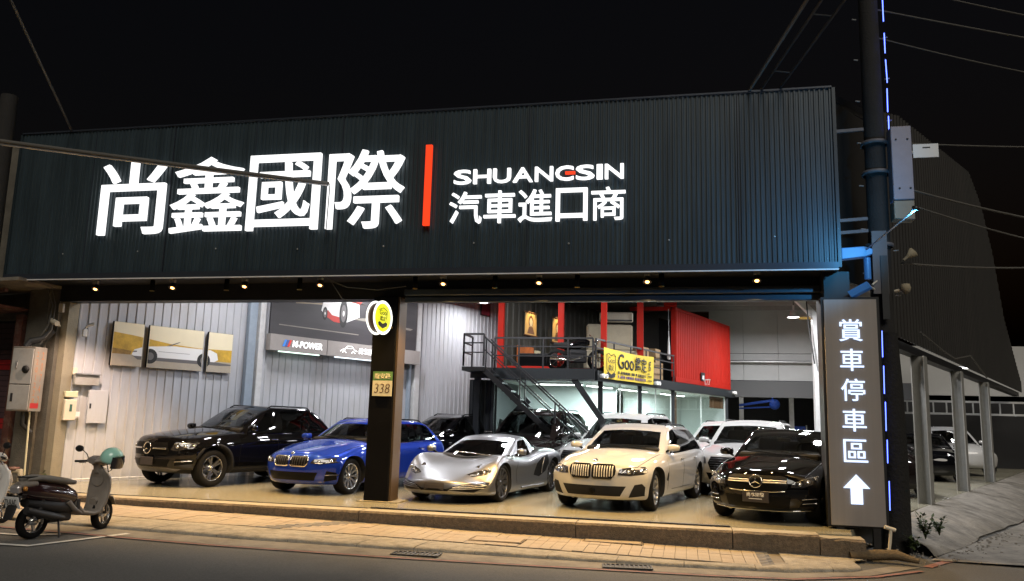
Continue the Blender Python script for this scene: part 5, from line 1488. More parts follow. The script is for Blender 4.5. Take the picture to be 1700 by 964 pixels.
for i, s in enumerate((0.25, 3.75, 11.0)):
    o = empty('twin_spotlight', sp(s, .16, 2.66 if s < 10 else 2.70)); o.rotation_euler = (0, 0, SA)
    for q in (-.09, .09): MB().lathe([(0, -.07), (.05, -.06), (.06, .06), (.045, .06), (0, .03)], 10, 'y').build('head', M['white'], o, (q, 0, -.02), (0, 0, R(180)))
    MB().box(-.05, .05, .0, .05, -.03, .03).build('mount', M['grey_plastic'], o)
    tag(o, ['white twin spotlight at the left lower corner of the yellow banner', 'white twin spotlight under the railing right of the yellow banner', 'white twin spotlight at the far lower corner of the red container'][i], 'spotlight', 'white twin spotlights')
# yellow banner on the side railing
bn = empty('yellow_banner', sp(.22, .16, 2.58)); bn.rotation_euler = (0, 0, SA)
tag(bn, 'yellow banner with black lettering tied to the mezzanine railing', 'banner')
V = []; nb = 16; LB = 3.2; HB = .80
for q in range(nb + 1):
    for k in range(5):
        u = q / nb; v = k / 4
        V.append((u * LB, -.02 + .012 * math.sin(u * 9 + v * 2), v * HB - (.0 if k else .0) - .04 * math.sin(math.pi * u) * v))
MB().add(V, [(q * 5 + k, q * 5 + 5 + k, q * 5 + 6 + k, q * 5 + 1 + k) for q in range(nb) for k in range(4)], True).build('cloth', M['yellow'], bn)
yo = -.045
put_text('banner_text', 'Goo', (.78, yo, .30), (1, 0, 0), 1.0, .40, M['ink'], bn, ext=.004, off=.012)
put_text('banner_text', '鑑定', (1.86, yo, .30), (1, 0, 0), .80, .40, M['ink'], bn, ext=.004, off=.014)
put_text('banner_text', 'Goo', (.17, yo, .42), (1, 0, 0), .40, .14, M['ink'], bn, ext=.003)
put_text('banner_text', '鑑定', (.22, yo, .22), (1, 0, 0), .30, .15, M['ink'], bn, ext=.003)
M['ink_violet'] = mat('ink_violet', (.10, .05, .14), .6)
for row, (z0_, m_) in enumerate(((.165, M['ink']), (.055, M['ink_violet']))):      # small print, too fine to read
    x_ = .78; rg2 = random.Random(row)
    while x_ < 2.6:
        w_ = rg2.uniform(.05, .09); MB().box(x_, x_ + w_, yo - .003, yo, z0_, z0_ + .07).build('small_print', m_, bn); x_ += w_ + (.03 if rg2.random() < .75 else .09)
put_text('banner_text', 'g', (2.80, yo, .38), (1, 0, 0), .16, .26, M['ink'], bn, ext=.003)
for (z, w) in ((.27, .12), (.20, .28), (.08, .28)): MB().box(2.74, 2.74 + w, yo - .003, yo, z, z + .025).build('banner_line', M['ink'], bn)
sh = [(.10, .62), (.2, .66), (.36, .60), (.50, .66), (.62, .61), (.62, .24), (.36, .06), (.10, .24), (.10, .62)]
mb = MB()
for a_, b_ in zip(sh, sh[1:]): mb.bar((a_[0], yo, a_[1]), (b_[0], yo, b_[1]), .012)
mb.build('shield_outline', M['ink'], bn)
put_poly('ribbon', [(.10, .14), (.18, .18), (.36, .12), (.54, .18), (.62, .14), (.58, .06), (.36, .02), (.14, .06)], (0, yo, 0), (1, 0, 0), 0, .003, M['ink'], bn)

# ------------------------------------------------------------------ left wall: pictures and boards
def wall_obj(name, s, z, label, cat, group=None, off=.03):
    p = WL + D * s + Vector((D.y, -D.x, 0)) * off
    o = empty(name, (p.x, p.y, z)); o.rotation_euler = (0, 0, DX); tag(o, label, cat, group); return o
M['sky_print'] = mat('print_sky', (.84, .74, .52), .5, var=.06, vscale=2)
M['field_print'] = mat('print_field', (.62, .37, .03), .5, var=.4, vscale=4, stretch=(1, 1, 3))
M['road_print'] = mat('print_road', (.42, .36, .28), .5, var=.1)
M['car_print'] = mat('print_white', (.86, .85, .84), .4)
M['grey_print'] = mat('print_grey', (.13, .12, .12), .5)
def s_of(x): return (x + 12.25) / D.x
pics = [(s_of(-11.90), s_of(-11.62)), (s_of(-11.57), s_of(-11.02)), (s_of(-10.97), s_of(-10.70))]
S0 = pics[0][0]; ST = pics[2][1] - S0
def carpoly():
    pts = [(.15, .27), (.17, .37), (.25, .44), (.42, .485), (.50, .50), (.53, .495), (.66, .49), (.80, .49), (.86, .43), (.875, .30), (.84, .25), (.17, .25)]
    return [(u, .24 + (v - .24) * 1.22) for u, v in pts]
def clip_u(poly, u0, u1):
    def half(pl, f, u):
        out = []
        for i in range(len(pl)):
            a, b = pl[i], pl[(i + 1) % len(pl)]
            ia, ib = f * a[0] >= f * u, f * b[0] >= f * u
            if ia: out.append(a)
            if ia != ib:
                t = (u - a[0]) / (b[0] - a[0]); out.append((u, a[1] + t * (b[1] - a[1])))
        return out
    pl = half(poly, 1, u0)
    return half(pl, -1, u1) if len(pl) > 2 else []
HP = .93
labs = ['leftmost narrow panel of the three-part white convertible picture', 'wide middle panel of the three-part white convertible picture', 'rightmost narrow panel of the three-part white convertible picture']
circ = lambda cx, cy, r, n=20: [(cx + r * math.cos(2 * math.pi * q / n), cy + r * math.sin(2 * math.pi * q / n) * ST / HP * .98) for q in range(n)]
for i, (a_, b_) in enumerate(pics):
    o = wall_obj('canvas_picture', a_, 2.38, labs[i], 'picture', 'three-part car picture', .07)
    L = b_ - a_
    MB().box(0, L, -.04, 0.02, 0, HP).build('canvas', M['black'], o)
    MB().box(0.004, L - .004, -.043, -.0405, .004, HP - .004).build('sky_print', M['sky_print'], o)
    u0, u1 = (a_ - S0) / ST, (b_ - S0) / ST
    def pr(poly, m, lev):
        pl = clip_u(poly, u0 + .004, u1 - .004)
        if len(pl) > 2: put_poly('print', [((u - u0) * ST, v * HP) for u, v in pl], (0, -.043 - .0006 * lev, 0), (1, 0, 0), 0, .0005, m, o)
    pr([(0, .25), (1, .25), (1, .58), (.7, .56), (.45, .60), (.3, .66), (.15, .72), (0, .76)], M['field_print'], 1)
    pr([(0, .005), (1, .005), (1, .27), (0, .27)], M['road_print'], 2)
    pr([(.20, .17), (.90, .17), (1, .19), (1, .22), (.86, .25), (.16, .25)], M['grey_print'], 3)
    pr(carpoly(), M['car_print'], 4)
    pr([(.42, .54), (.52, .66), (.535, .66), (.45, .545)], M['grey_print'], 5)
    pr([(.155, .33), (.19, .345), (.19, .37), (.17, .37)], M['grey_print'], 5)
    pr([(.36, .40), (.62, .40), (.62, .392), (.36, .392)], M['grey_print'], 5)
    pr([(.0, .40), (.15, .36), (.14, .27), (.0, .27)], mat('print_grass', (.30, .17, .03), .5, var=.5, vscale=9), 3)
    for cx in (.295, .745):
        pr(circ(cx, .27, .058), M['ink'], 6); pr(circ(cx, .27, .030), M['grey_print'], 7)
        mbx = None
# big race-car billboard
bl = wall_obj('race_car_billboard', s_of(-10.33), 3.43, 'large dark billboard of a white and red racing car high on the left wall', 'billboard', None, .26)
LB_, HB_ = s_of(-8.16) - s_of(-10.33), 1.75
MB().box(0, LB_, -.03, .02, 0, HB_).build('panel', mat('print_dark', (.045, .042, .046), .5, var=.35, vscale=.7, stretch=(.4, 1, 3)), bl)
def bpr(poly, m, lev, shift=False):
    if lev >= 3: poly = [(.30 + (u - .46) * .72, v - .16) for u, v in poly]
    put_poly('print', [(u * LB_, v * HB_) for u, v in poly], (0, -.031 - .0007 * lev, 0), (1, 0, 0), 0, .0006, m, bl)
M['dusk_print'] = mat('print_dusk', (.24, .22, .19), .5, var=.3, vscale=1.2)
bpr([(0.004, .52), (.25, .56), (.5, .62), (.5, .97), (.004, .97)], M['dusk_print'], 1)
bpr([(.14, .50), (.50, .60), (.50, .575), (.14, .485)], mat('print_rail', (.38, .30, .2), .5), 2)
bpr([(.46, .60), (.50, .52), (.60, .46), (.70, .47), (.82, .58), (.80, .97), (.50, .97)], M['car_print'], 3)
M['red_print'] = mat('print_red', (.50, .04, .03), .5)
bpr([(.48, .54), (.58, .45), (.66, .45), (.66, .53), (.56, .55), (.52, .62)], M['red_print'], 4)
bpr([(.70, .80), (.82, .78), (.90, .97), (.70, .97)], M['red_print'], 4)
bc = lambda cx, cy, rx, ry: [(cx + rx * math.cos(2 * math.pi * q / 20), cy + ry * math.sin(2 * math.pi * q / 20)) for q in range(20)]
for (cx, cy, rx, ry) in ((.495, .56, .022, .10), (.665, .60, .040, .22)):
    bpr(bc(cx, cy, rx, ry), M['ink'], 5); bpr(bc(cx, cy, rx * .62, ry * .62), M['grey_print'], 6); bpr(bc(cx, cy, rx * .2, ry * .2), M['car_print'], 7)
bpr([(.55, .88), (.60, .88), (.60, .93), (.55, .93)], M['ink'], 6)
bpr([(.50, .38), (.95, .33), (.97, .36), (.60, .42)], M['dusk_print'], 2)
put_text('print_text', 'P', (.50 * LB_, -.034, .36 * HB_), (1, 0, 0), .12, .20, M['car_print'], bl, ext=.001)
MB().box(.05 * LB_, .56 * LB_, -.032, -.031, .135 * HB_, .15 * HB_).build('print_caption', M['dusk_print'], bl)
# lit grey name boards under it
nb1 = wall_obj('name_board', s_of(-10.34), 3.02, 'long grey board with white lit lettering under the racing billboard', 'sign', None, .30)
LN = s_of(-8.12) - s_of(-10.34); M['board_grey'] = mat('board_grey', (.34, .31, .29), .5, var=.08)
for (u0, u1) in ((0, .335), (.339, .70), (.704, 1.0)): MB().box(u0 * LN, u1 * LN, -.08, .10, 0, .40).build('panel', M['board_grey'], nb1)
M['letter_lit'] = emit_mat('board_letter', (1, 1, 1), 1.6)
put_text('letter', 'M-POWER', (.125 * LN, -.081, .115), (1, 0, 0), .18 * LN, .17, M['letter_lit'], nb1, ext=.012, off=.02, shear=.12)
for q, c in enumerate(((.05, .25, .75), (.06, .10, .35), (.75, .05, .04))):
    put_poly('stripe', [(0, 0), (.06, 0), (.13, .17), (.07, .17)], (.068 * LN + q * .075, -.081, .115), (1, 0, 0), 0, .01, emit_mat('stripe', c, .8), nb1)
put_text('letter', '尚鑫國際', (.545 * LN, -.081, .12), (1, 0, 0), .125 * LN, .17, M['letter_lit'], nb1, ext=.012, off=.012)
mb = MB()
for pts in ([(0, .07), (.12, .13), (.2, .13), (.3, .22), (.5, .23), (.62, .14), (.75, .10)], [(.1, .04), (.18, .10), (.26, .04)], [(.5, .04), (.58, .10), (.66, .04)], [(.3, .16), (.5, .17)]):
    for a_, b_ in zip(pts, pts[1:]): mb.bar((.42 * LN + a_[0] * .8, -.086, .08 + a_[1]), (.42 * LN + b_[0] * .8, -.086, .08 + b_[1]), .012, .02)
mb.build('car_outline', M['letter_lit'], nb1)
for (u0, u1, c) in ((.06, .30, (.75, 1.0, .85)), (.40, .66, (.80, .92, 1.0))):
    MB().box(u0 * LN, u1 * LN, -.02, .02, -.025, -.001).build('down_light', emit_mat('under_glow', c, 2.2), nb1)
# red framed picture far along the wall
o = wall_obj('red_picture', s_of(-6.80), 4.92, 'small red and dark framed picture near the far end of the ribbed wall', 'picture', None, .06)
MB().box(0, .50, -.03, 0, 0, .62).build('frame', M['ink'], o); MB().box(.03, .47, -.034, -.031, .03, .59).build('print', mat('red_art', (.25, .03, .05), .5, var=.7, vscale=4), o)
# corrugated dark side panel near the stairs
o = empty('dark_sheet', (-5.62, 20.6, 0.0)); tag(o, 'dark blue-grey ribbed sheet hanging below the stair landing', 'sheet')
corrugated(.75, .2, 2.5, .12, .02).build('panel', M['steel_blue'], o, (0, 0, 0), (0, 0, 0))
# switch boxes, meter and cables near the front of the left wall
o = wall_obj('switch_cabinet', .02, 1.93, 'open grey switch box on the front end of the ribbed wall', 'box', None, .06)
MB().box(.12, .62, -.10, 0, 0, .24).build('case', M['grey_plastic'], o, bevel=.01); MB().box(.12, .62, -.14, -.101, .215, .24).build('lid', M['steel'], o)
o = wall_obj('wall_panel_box', .48, 1.17, 'flat white cover plate low on the ribbed wall left of the black SUV', 'box', None, .05)
MB().box(0, .40, -.06, 0, 0, .68).build('cover', M['wall'], o, bevel=.008); MB().box(.03, .06, -.07, -.061, .3, .4).build('latch', M['rail'], o)
o = wall_obj('electric_meter', -.02, 1.22, 'cream electricity meter with small display on the wall end', 'meter', None, .08)
MB().box(0, .24, -.12, 0, 0, .42).build('case', M['cream'], o, bevel=.015); MB().box(.10, .15, -.124, -.121, .18, .32).build('display', mat('lcd', (.05, .12, .10), .3), o); MB().box(.0, .25, -.10, 0, .46, .58).build('terminal_box', M['plate_cream'], o, bevel=.01); MB().box(.26, .34, -.06, 0, .08, .18).build('socket', M['white'], o)
o = wall_obj('wall_switch', .12, 2.13, 'small cream switch above the open switch box', 'switch', None, .05); MB().box(0, .09, -.04, 0, 0, .15).build('plate', M['cream'], o, bevel=.01)
o = wall_obj('wall_camera', .22, 2.92, 'white camera with junction box high on the wall end', 'camera', None, .06)
MB().box(0, .09, -.05, 0, 0, .16).build('junction_box', M['white'], o, bevel=.01); MB().tube([(.05, -.08, .22), (.16, -.14, .27)], .035, 10).build('head', M['white'], o); MB().tube([(.04, -.02, .16), (.05, -.07, .21)], .015, 6).build('arm', M['white'], o)
o = wall_obj('black_board', 2.30, 0.0, 'dark board leaning at the foot of the ribbed wall beside the black SUV', 'board', None, .10); MB().box(-.12, .35, -.02, .02, 0.0, .92).build('panel', M['steel_blue'], o)

# ------------------------------------------------------------------ round lit sign and house number on the front pillar
o = empty('round_sign', (-5.22, 13.02, 3.16), R(0)); tag(o, 'round yellow lit sign with white rim hanging from the black pillar', 'sign')
o.rotation_euler = (0, 0, R(78)); o.scale = (.95, .95, .95)
M['lit_yellow'] = emit_mat('lit_yellow', (.86, .84, .02), 1.0); M['lit_white'] = emit_mat('lit_rim', (1, 1, .92), 1.7)
MB().lathe([(0, .07), (.27, .07), (.275, .05), (.275, -.05), (.27, -.07), (0, -.07)], 40, 'y').build('drum', mat('drum_brown', (.09, .045, .03), .4), o)
for s in (1, -1):
    MB().lathe([(.262, s * .071), (.262, s * .080), (.312, s * .080), (.312, s * .071), (.262, s * .071)], 40, 'y').build('rim', M['lit_white'], o)
    MB().lathe([(0, s * .076), (.2615, s * .076), (.2615, s * .0715), (0, s * .0715)], 40, 'y').build('face', M['lit_yellow'], o)
put_text('letter', 'Goo', (-.11, -.0765, .05), (1, 0, 0), .22, .09, M['ink'], o, ext=.003)
put_text('letter', '鑑定', (-.09, -.0765, -.06), (1, 0, 0), .18, .085, M['ink'], o, ext=.003)
put_poly('ribbon', [(-.15, -.10), (-.1, -.075), (0, -.115), (.1, -.075), (.15, -.10), (.13, -.15), (0, -.20), (-.13, -.15)], (0, -.0765, 0), (1, 0, 0), 0, .003, M['ink'], o)
mb = MB(); shp = [(-.13, .13), (-.08, .155), (0, .18), (.08, .155), (.13, .13), (.12, -.02)]
for a_, b_ in zip(shp, shp[1:]): mb.bar((a_[0], -.078, a_[1]), (b_[0], -.078, b_[1]), .008)
mb.build('shield_outline', M['ink'], o)
MB().tube([(.27, 0, .08), (.43, .0, .08)], .018, 8).build('bracket', M['gold'], o); MB().tube([(.25, 0, -.13), (.43, .0, -.13)], .018, 8).build('bracket', M['gold'], o)
MB().lathe([(0, .06), (.03, .055), (.045, 0), (.03, -.04), (0, -.045)], 12, 'z').build('sensor', M['steel'], o, (.34, .05, -.11))
o = empty('house_number', (-5.43, 13.405, 1.82)); tag(o, 'green and cream street number plate 338 on the black pillar', 'number plate')
MB().box(0, .36, -.015, 0, 0, .27).build('number_field', M['plate_cream'], o); MB().box(0, .36, -.015, 0, .272, .43).build('street_field', M['green'], o)
put_text('number', '338', (.035, -.016, .05), (1, 0, 0), .29, .17, mat('number_brown', (.10, .055, .02), .5), o, ext=.002, off=-.005, shear=.12)
put_text('street_name', '龍安路', (.03, -.016, .30), (1, 0, 0), .30, .10, M['plate_cream'], o, ext=.002, off=.008)

# ------------------------------------------------------------------ left neighbour
nbb = empty('neighbour_shop', (0, 0, 0)); tag(nbb, 'old neighbouring shopfront with concrete pillar and striped roller shutter at the left edge', 'building')
MB().box(-13.02, -12.30, 13.62, 14.5, -.3, 4.3).build('pillar', M['concrete'], nbb)
MB().box(-12.299, -12.15, 13.72, 14.0, -.2, 3.95).build('pillar_strip', M['slab_lip'], nbb)
MB().box(-13.17, -13.021, 13.5, 14.4, -.3, 3.3).build('door_frame', M['rust'], nbb)
MB().box(-30, -13.02, 13.9, 14.4, 3.25, 7.0).build('upper_wall', M['concrete'], nbb)
for k in range(29):
    z = 0.02 + k * .11
    MB().box(-16.5, -13.171, 14.16, 14.19, z, z + .098).build('shutter_slat', M['shutter_red'] if k in (9, 10, 20, 21) else M['shutter_purple'], nbb)
MB().box(-16.5, -13.171, 14.195, 14.22, 0, 3.25).build('shutter_back', M['black'], nbb)
MB().bar((-16, 13.2, 3.72), (-12.3, 13.2, 3.86), 1.3, .06).build('eave_sheet', M['gutter'], nbb)
MB().bar((-16, 12.9, 3.52), (-12.9, 12.9, 3.70), .08, .08).build('eave_batten', M['rust'], nbb)
MB().bar((-16, 13.3, 3.30), (-13.0, 13.3, 3.40), .9, .04).build('eave_sheet', M['rust'], nbb)
MB().box(-40, -13.02, 13.2, 14.4, -.25, -.02).build('doorstep', M['slab_edge'], nbb)
MB().box(-12.95, -12.5, 13.56, 13.615, 0.0, 4.2).build('plank', M['concrete'], nbb)
# meter cabinet
o = empty('meter_cabinet', (-12.50, 13.25, 1.38)); o.rotation_euler = (0, 0, R(8)); tag(o, 'weathered grey electric cabinet with rust-stained numbers on the concrete pillar', 'cabinet')
MB().box(-.26, .20, -.14, .22, 0, 1.24).build('case', mat('cabinet_grey', (.20, .18, .15), .6, var=.2, vscale=3, dirt=(.30, .17, .08), dirt_scale=3, dirt_amt=.5), o, bevel=.01)
MB().box(-.24, .18, -.155, -.141, .52, 1.20).build('door', M['grey_plastic'], o, bevel=.005); MB().box(-.24, .18, -.155, -.141, .03, .50).build('door', M['grey_plastic'], o, bevel=.005)
MB().lathe([(0, -.012), (.075, -.012), (.075, 0), (0, 0)], 18, 'y').build('meter_window', M['ink'], o, (.06, -.157, .80)); MB().box(-.15, -.12, -.18, -.156, .82, .95).build('handle', M['steel'], o)
MB().box(-.18, -.14, -.17, -.156, .18, .34).build('handle', M['rail'], o)
for k, t in enumerate(('2201228', '20742')): put_text('stencil', '\n'.join(t), (.2012, -.08 + k * .15, .15), (0, 1, 0), .06, 1.0, mat('rust_ink', (.35, .14, .05), .7), o, ext=.001)
MB().box(.2012, .203, -.12, .12, .06, .16).build('red_stain', M['shutter_red'], o)
MB().tube([(.0, 0, 0), (.0, .02, -.25), (.1, .15, -.4)], .04, 8).build('conduit', M['cable_dark'], o); MB().tube([(.1, .05, 0), (.1, .12, -1.35)], .018, 8).build('pipe', M['plate_cream'], o)
MB().tube([(-.1, 0, 1.24), (-.05, .05, 1.36), (.15, .15, 1.42), (.25, .22, 1.60)], .07, 8).build('cable_loop', M['cable_dark'], o)
MB().tube([(.0, .1, 1.3), (.22, .12, 1.7), (.2, .2, 2.1), (.0, .25, 2.45)], .014, 6).build('cable', M['cable'], o); MB().tube([(.1, .1, 1.3), (.30, .12, 1.6), (.26, .2, 2.1), (.1, .25, 2.45)], .012, 6).build('cable', M['cable'], o)
o = empty('bullet_camera', (-12.20, 13.5, 3.10)); tag(o, 'cream bullet camera on the concrete pillar beside the shopfront', 'camera'); MB().tube([(-.14, .0, .08), (.10, -.10, .0)], .05, 10).build('head', M['cream'], o); MB().tube([(-.02, .0, .05), (-.05, .14, -.02)], .02, 6).build('arm', M['cream'], o); MB().box(-.05, .05, .05, .1, .25, .42).build('junction_box', M['cream'], o)
o = empty('valve_fitting', (-12.55, 13.22, 0.0)); tag(o, 'old pipe valve fitting on the slab at the foot of the concrete pillar', 'valve')
MB().tube([(-.32, 0, .0), (-.32, 0, .16), (-.28, 0, .2), (-.05, 0, .22)], .05, 8).build('pipe', M['slab_lip'], o); MB().tube([(-.05, 0, .0), (-.05, 0, .25), (.18, 0, .26), (.2, 0, .05)], .055, 8).build('pipe', M['slab_lip'], o); MB().lathe([(0, .06), (.1, .05), (.1, .0), (0, 0)], 12).build('cap', M['rust'], o, (.03, 0, .28))

# ------------------------------------------------------------------ poles, cables, fittings
M['guard'] = mat('guard_grey', (.10, .095, .10), .6, var=.2)
def pole(name, x, y, r0, r1, h, m, label):
    o = empty(name, (x, y, gz(x) - .05)); tag(o, label, 'pole'); MB().tube([(0, 0, 0), (0, 0, h)], [r0, r1], 16).build('shaft', m, o); return o
up = pole('utility_pole', 3.02, 13.42, .18, .145, 10.2, M['pole'], 'tall dark utility pole right of the parking sign')
MB().tube([(.02, -.1, 0), (.05, -.12, 1.2), (.02, -.12, 2.4), (.06, -.1, 3.3)], [.22, .19, .20, .12], 9).build('wrapping', M['bark'], up)
for z in (4.7, 5.9, 6.4): MB().lathe([(.2, -.03), (.215, -.03), (.215, .03), (.2, .03)], 16).build('band', M['guard'], up, (0, 0, z))
for k in range(14):
    MB().tube([(.20 * (-1) ** k, -.02, 0), (.27 * (-1) ** k, -.05, .0)], .012, 5).build('step_bolt', M['steel'], up, (0, 0, 3.9 + k * .36))
MB().box(-.16, .06, -.24, -.20, 3.9, 4.9).build('cable_guard', M['guard'], up); MB().box(-.05, .05, -.26, -.241, 3.5, 4.5).build('cable_guard', M['steel_blue'], up)
led = empty('led_strip', (3.02, 13.42, 0)); tag(led, 'blue lit strip running up the utility pole', 'light strip')
z = 9.6
while z > 4.85:
    L = random.uniform(.34, .46); MB().tube([(.20, -.14, z), (.20 - random.uniform(-.01, .01), -.145, z - L)], .008, 6).build('lit_segment', M['led_blue'], led); z -= L + random.uniform(.05, .22)
led2 = empty('led_strip', (2.90, 12.98, 0)); tag(led2, 'blue lit strip along the right edge of the parking sign', 'light strip')
for (z0, z1) in ((2.55, 2.95), (2.0, 2.42), (1.45, 1.88), (.98, 1.32), (.30, .72)): MB().tube([(0, .03, z0), (.01, .04, z1)], .007, 6).build('lit_segment', M['led_blue'], led2)
o = empty('transformer_box', (3.34, 13.2, 4.70)); tag(o, 'long white cabinet hung on the right of the utility pole', 'cabinet')
MB().box(-.15, .15, -.12, .16, .32, 1.52).build('case', mat('cabinet_lilac', (.27, .25, .29), .5, var=.1), o, bevel=.01); MB().prism([(-.15, .31), (.15, .31), (.15, .0), (-.15, .02)], -.10, .16, lambda u, v, d: (u, d, v)).build('case_foot', mat('cabinet_tan', (.24, .21, .16), .5, var=.1), o, bevel=.01)
for (q, zz) in ((-.08, 1.3), (.09, 1.3), (-.06, .5), (.1, .5)): MB().lathe([(0, -.006), (.016, -.006), (.016, 0), (0, 0)], 8, 'y').build('screw', M['rail'], o, (q, -.121, zz))
MB().box(.19, .56, -.02, -.005, 1.02, 1.24).build('plate', M['white'], o); MB().box(.33, .44, -.023, -.0205, 1.17, 1.19).build('plate_text', M['ink'], o); MB().box(.15, .2, -.01, .01, 1.1, 1.14).build('plate_arm', M['steel'], o)
o = empty('blue_bracket_added_lamp', (2.40, 12.95, 4.02)); tag(o, 'blue bracket fixture at the lower right corner of the fascia, with an added blue lamp on an arm', 'lamp')
M['painted_blue_light'] = mat('painted_blue_light', (.05, .16, .34), .4, emit=(.04, .22, .75), es=.12)  # blue light on the casings, put into base colour and a faint emission
MB().prism([(-.05, .02), (.30, .06), (.40, .10), (.40, .18), (.28, .22), (-.05, .20)], -.08, .08, lambda u, v, d: (u, d, v)).build('hood', M['painted_blue_light'], o, bevel=.01); MB().tube([(.33, 0, .05), (.33, 0, -.28)], .05, 10).build('stem', M['painted_blue_light'], o)
ld = bpy.data.lights.new('blue_flood', 'SPOT'); ld.energy = 300; ld.color = (.10, .50, 1.0); ld.spot_size = R(130); ld.spot_blend = .8; ld.shadow_soft_size = .05
lo = bpy.data.objects.new('light', ld); COL.objects.link(lo); lo.parent = o; lo.location = (.55, -1.9, .25)
lo.rotation_euler = (Vector((1.2, 12.8, 5.6)) - Vector((2.95, 11.05, 4.27))).to_track_quat('-Z', 'Y').to_euler()
MB().tube([(.30, -.02, .16), (.54, -1.85, .30)], .012, 6).build('arm', M['steel'], o); MB().lathe([(0, .04), (.04, .04), (.05, -.02), (0, -.02)], 10).build('added_lamp_head', M['rail'], o, (.55, -1.9, .31))  # arm and head added to carry the blue light out from the fascia
o = empty('street_camera', (2.62, 13.0, 3.58)); tag(o, 'bullet camera above the parking sign, blue light put into its colour', 'camera'); MB().obox((0, 0, 0), (.13, -.05, .07), (.03, .07, 0), (-.025, .01, .045)).build('head', M['painted_blue_light'], o); MB().tube([(.12, .0, .06), (.25, .2, .04), (.36, .3, .02)], .02, 6).build('arm', M['cream'], o); MB().tube([(.2, .1, .1), (.3, .2, .18), (.42, .22, .12), (.4, .25, .0)], .014, 6).build('cord', M['cream'], o)
o = empty('dome_camera', (3.32, 13.2, 3.62)); tag(o, 'cream camera on the right of the utility pole below the white cabinet', 'camera'); MB().lathe([(0, .09), (.06, .08), (.08, .02), (.06, -.05), (0, -.08)], 12).build('dome', M['slab_lip'], o); MB().tube([(0, .0, 0), (-.14, .08, -.02)], .025, 6).build('arm', M['cream'], o)
o = empty('pole_speaker', (3.40, 13.25, 4.15)); tag(o, 'small tan horn fitting on the pole', 'horn'); MB().lathe([(.02, -.1), (.03, 0), (.08, .1), (.085, .1), (.03, -.02)], 12, 'x').build('horn', M['slab_lip'], o, (0, 0, 0), (0, R(-40), 0))
for z_ in (4.55, 4.75, 6.25): MB().bar((2.33, 13.3, z_), (2.85, 13.38, z_ + .05), .05, .05).build('tie_bar', M['guard'], up, None)
for ch in [c for c in up.children if c.name.startswith('tie_bar')]: ch.location = (-3.02, -13.42, -(gz(3.02) - .05))
lp = pole('left_pole', -12.95, 12.45, .20, .15, 7.6, M['pole'], 'dark concrete pole at the far left edge')
lp.name = 'concrete_pole'
# cables
def cable(pts, r, m, label, sag=0.0, nm='cable', n=24):
    P = []
    a, b = Vector(pts[0]), Vector(pts[-1])
    if len(pts) == 2:
        for q in range(n + 1):
            t = q / n; p = a.lerp(b, t); p.z -= sag * 4 * t * (1 - t); P.append(p)
    else: P = [Vector(p) for p in pts]
    o = MB().tube(P, r, 7).build(nm, m); tag(o, label, 'cable', 'overhead cables'); return o
cable([(-10.6, 4.6, 4.3), (-6.15, 12.62, 5.50)], .032, M['cable'], 'thick grey cable crossing in front of the first sign characters', .02)
cable([(-10.6, 4.6, 4.26), (-6.15, 12.62, 5.46)], .014, M['steel'], 'thin bright wire along the thick grey cable', .02)
cable([(-6.14, 12.66, 5.50), (-6.16, 12.66, 4.55)], .008, M['cable_dark'], 'thin vertical wire hanging on the fascia between the big characters')
cable([(-9.3, 8.0, 7.9), (-11.74, 12.78, 6.84)], .022, M['cable'], 'single cable running up to the sky from the left end of the fascia')
for k, (dx, dy, m) in enumerate(((0, 0, 'cable'), (.16, .1, 'cable_dark'), (.42, .2, 'cable_dark'))):
    cable([(.95 + dx, 13.1 + dy, 6.8), (2.15 + dx * 1.2, 8.4 + dy, 7.35)], .022 if k else .026, M[m], ['pale leftmost cable rising to the top from the fascia', 'dark middle cable rising from the fascia', 'dark rightmost cable rising from the fascia'][k])
mbx = MB()
for t in (.2, .5, .8):
    a_ = Vector((1.11, 13.2, 6.8)).lerp(Vector((2.34, 8.5, 7.35)), t); b_ = Vector((1.37, 13.3, 6.8)).lerp(Vector((2.65, 8.6, 7.35)), t); mbx.tube([a_, b_], .01, 5)
o = mbx.build('cable_spacer', M['cable_dark']); tag(o, 'small spacer rods between the rising cables', 'spacer')
wires = [((3.1, 13.4, 8.9), (12, 17, 8.3), .012, .10, 'topmost thin wire running right from the utility pole'), ((3.1, 13.4, 8.4), (12, 17, 8.0), .014, .08, 'second thin wire running right from the pole top'), ((3.1, 13.4, 7.9), (12, 17, 7.5), .011, .25, 'sagging thin wire above the white cabinet'),
         ((3.5, 13.3, 6.0), (12, 17, 7.1), .012, .15, 'thin wire running right from the white cabinet plate'), ((3.45, 13.3, 5.25), (12, 17, 5.0), .016, .35, 'brighter sagging wire right of the white cabinet'), ((3.45, 13.3, 5.0), (12, 17, 4.6), .012, .45, 'lower sagging wire right of the white cabinet'), ((3.3, 13.3, 4.05), (12, 17, 5.7), .015, .45, 'lowest wire curving up to the right edge')]
for a_, b_, r_, sg, lab in wires: cable([a_, b_], r_, M['cable'], lab, sg)
cable([(3.6, 13.6, 3.0), (4.1, 14.2, 2.75), (4.5, 15, 2.7), (4.9, 15.5, 2.8), (5.3, 16, 2.45)], .012, M['cable'], 'short loose wire on the dark gable wall')
# loose wires near the pillar head
cable([(-6.3, 12.95, 3.88), (-5.9, 13.1, 3.72), (-5.4, 13.3, 3.70), (-4.9, 13.4, 3.78)], .008, M['cable'], 'loose wire hanging under the soffit above the pillar')
cable([(-6.2, 12.95, 3.88), (-5.95, 13.05, 3.5), (-5.6, 13.3, 3.42)], .006, M['cable'], 'thin wire dropping to the round yellow sign')
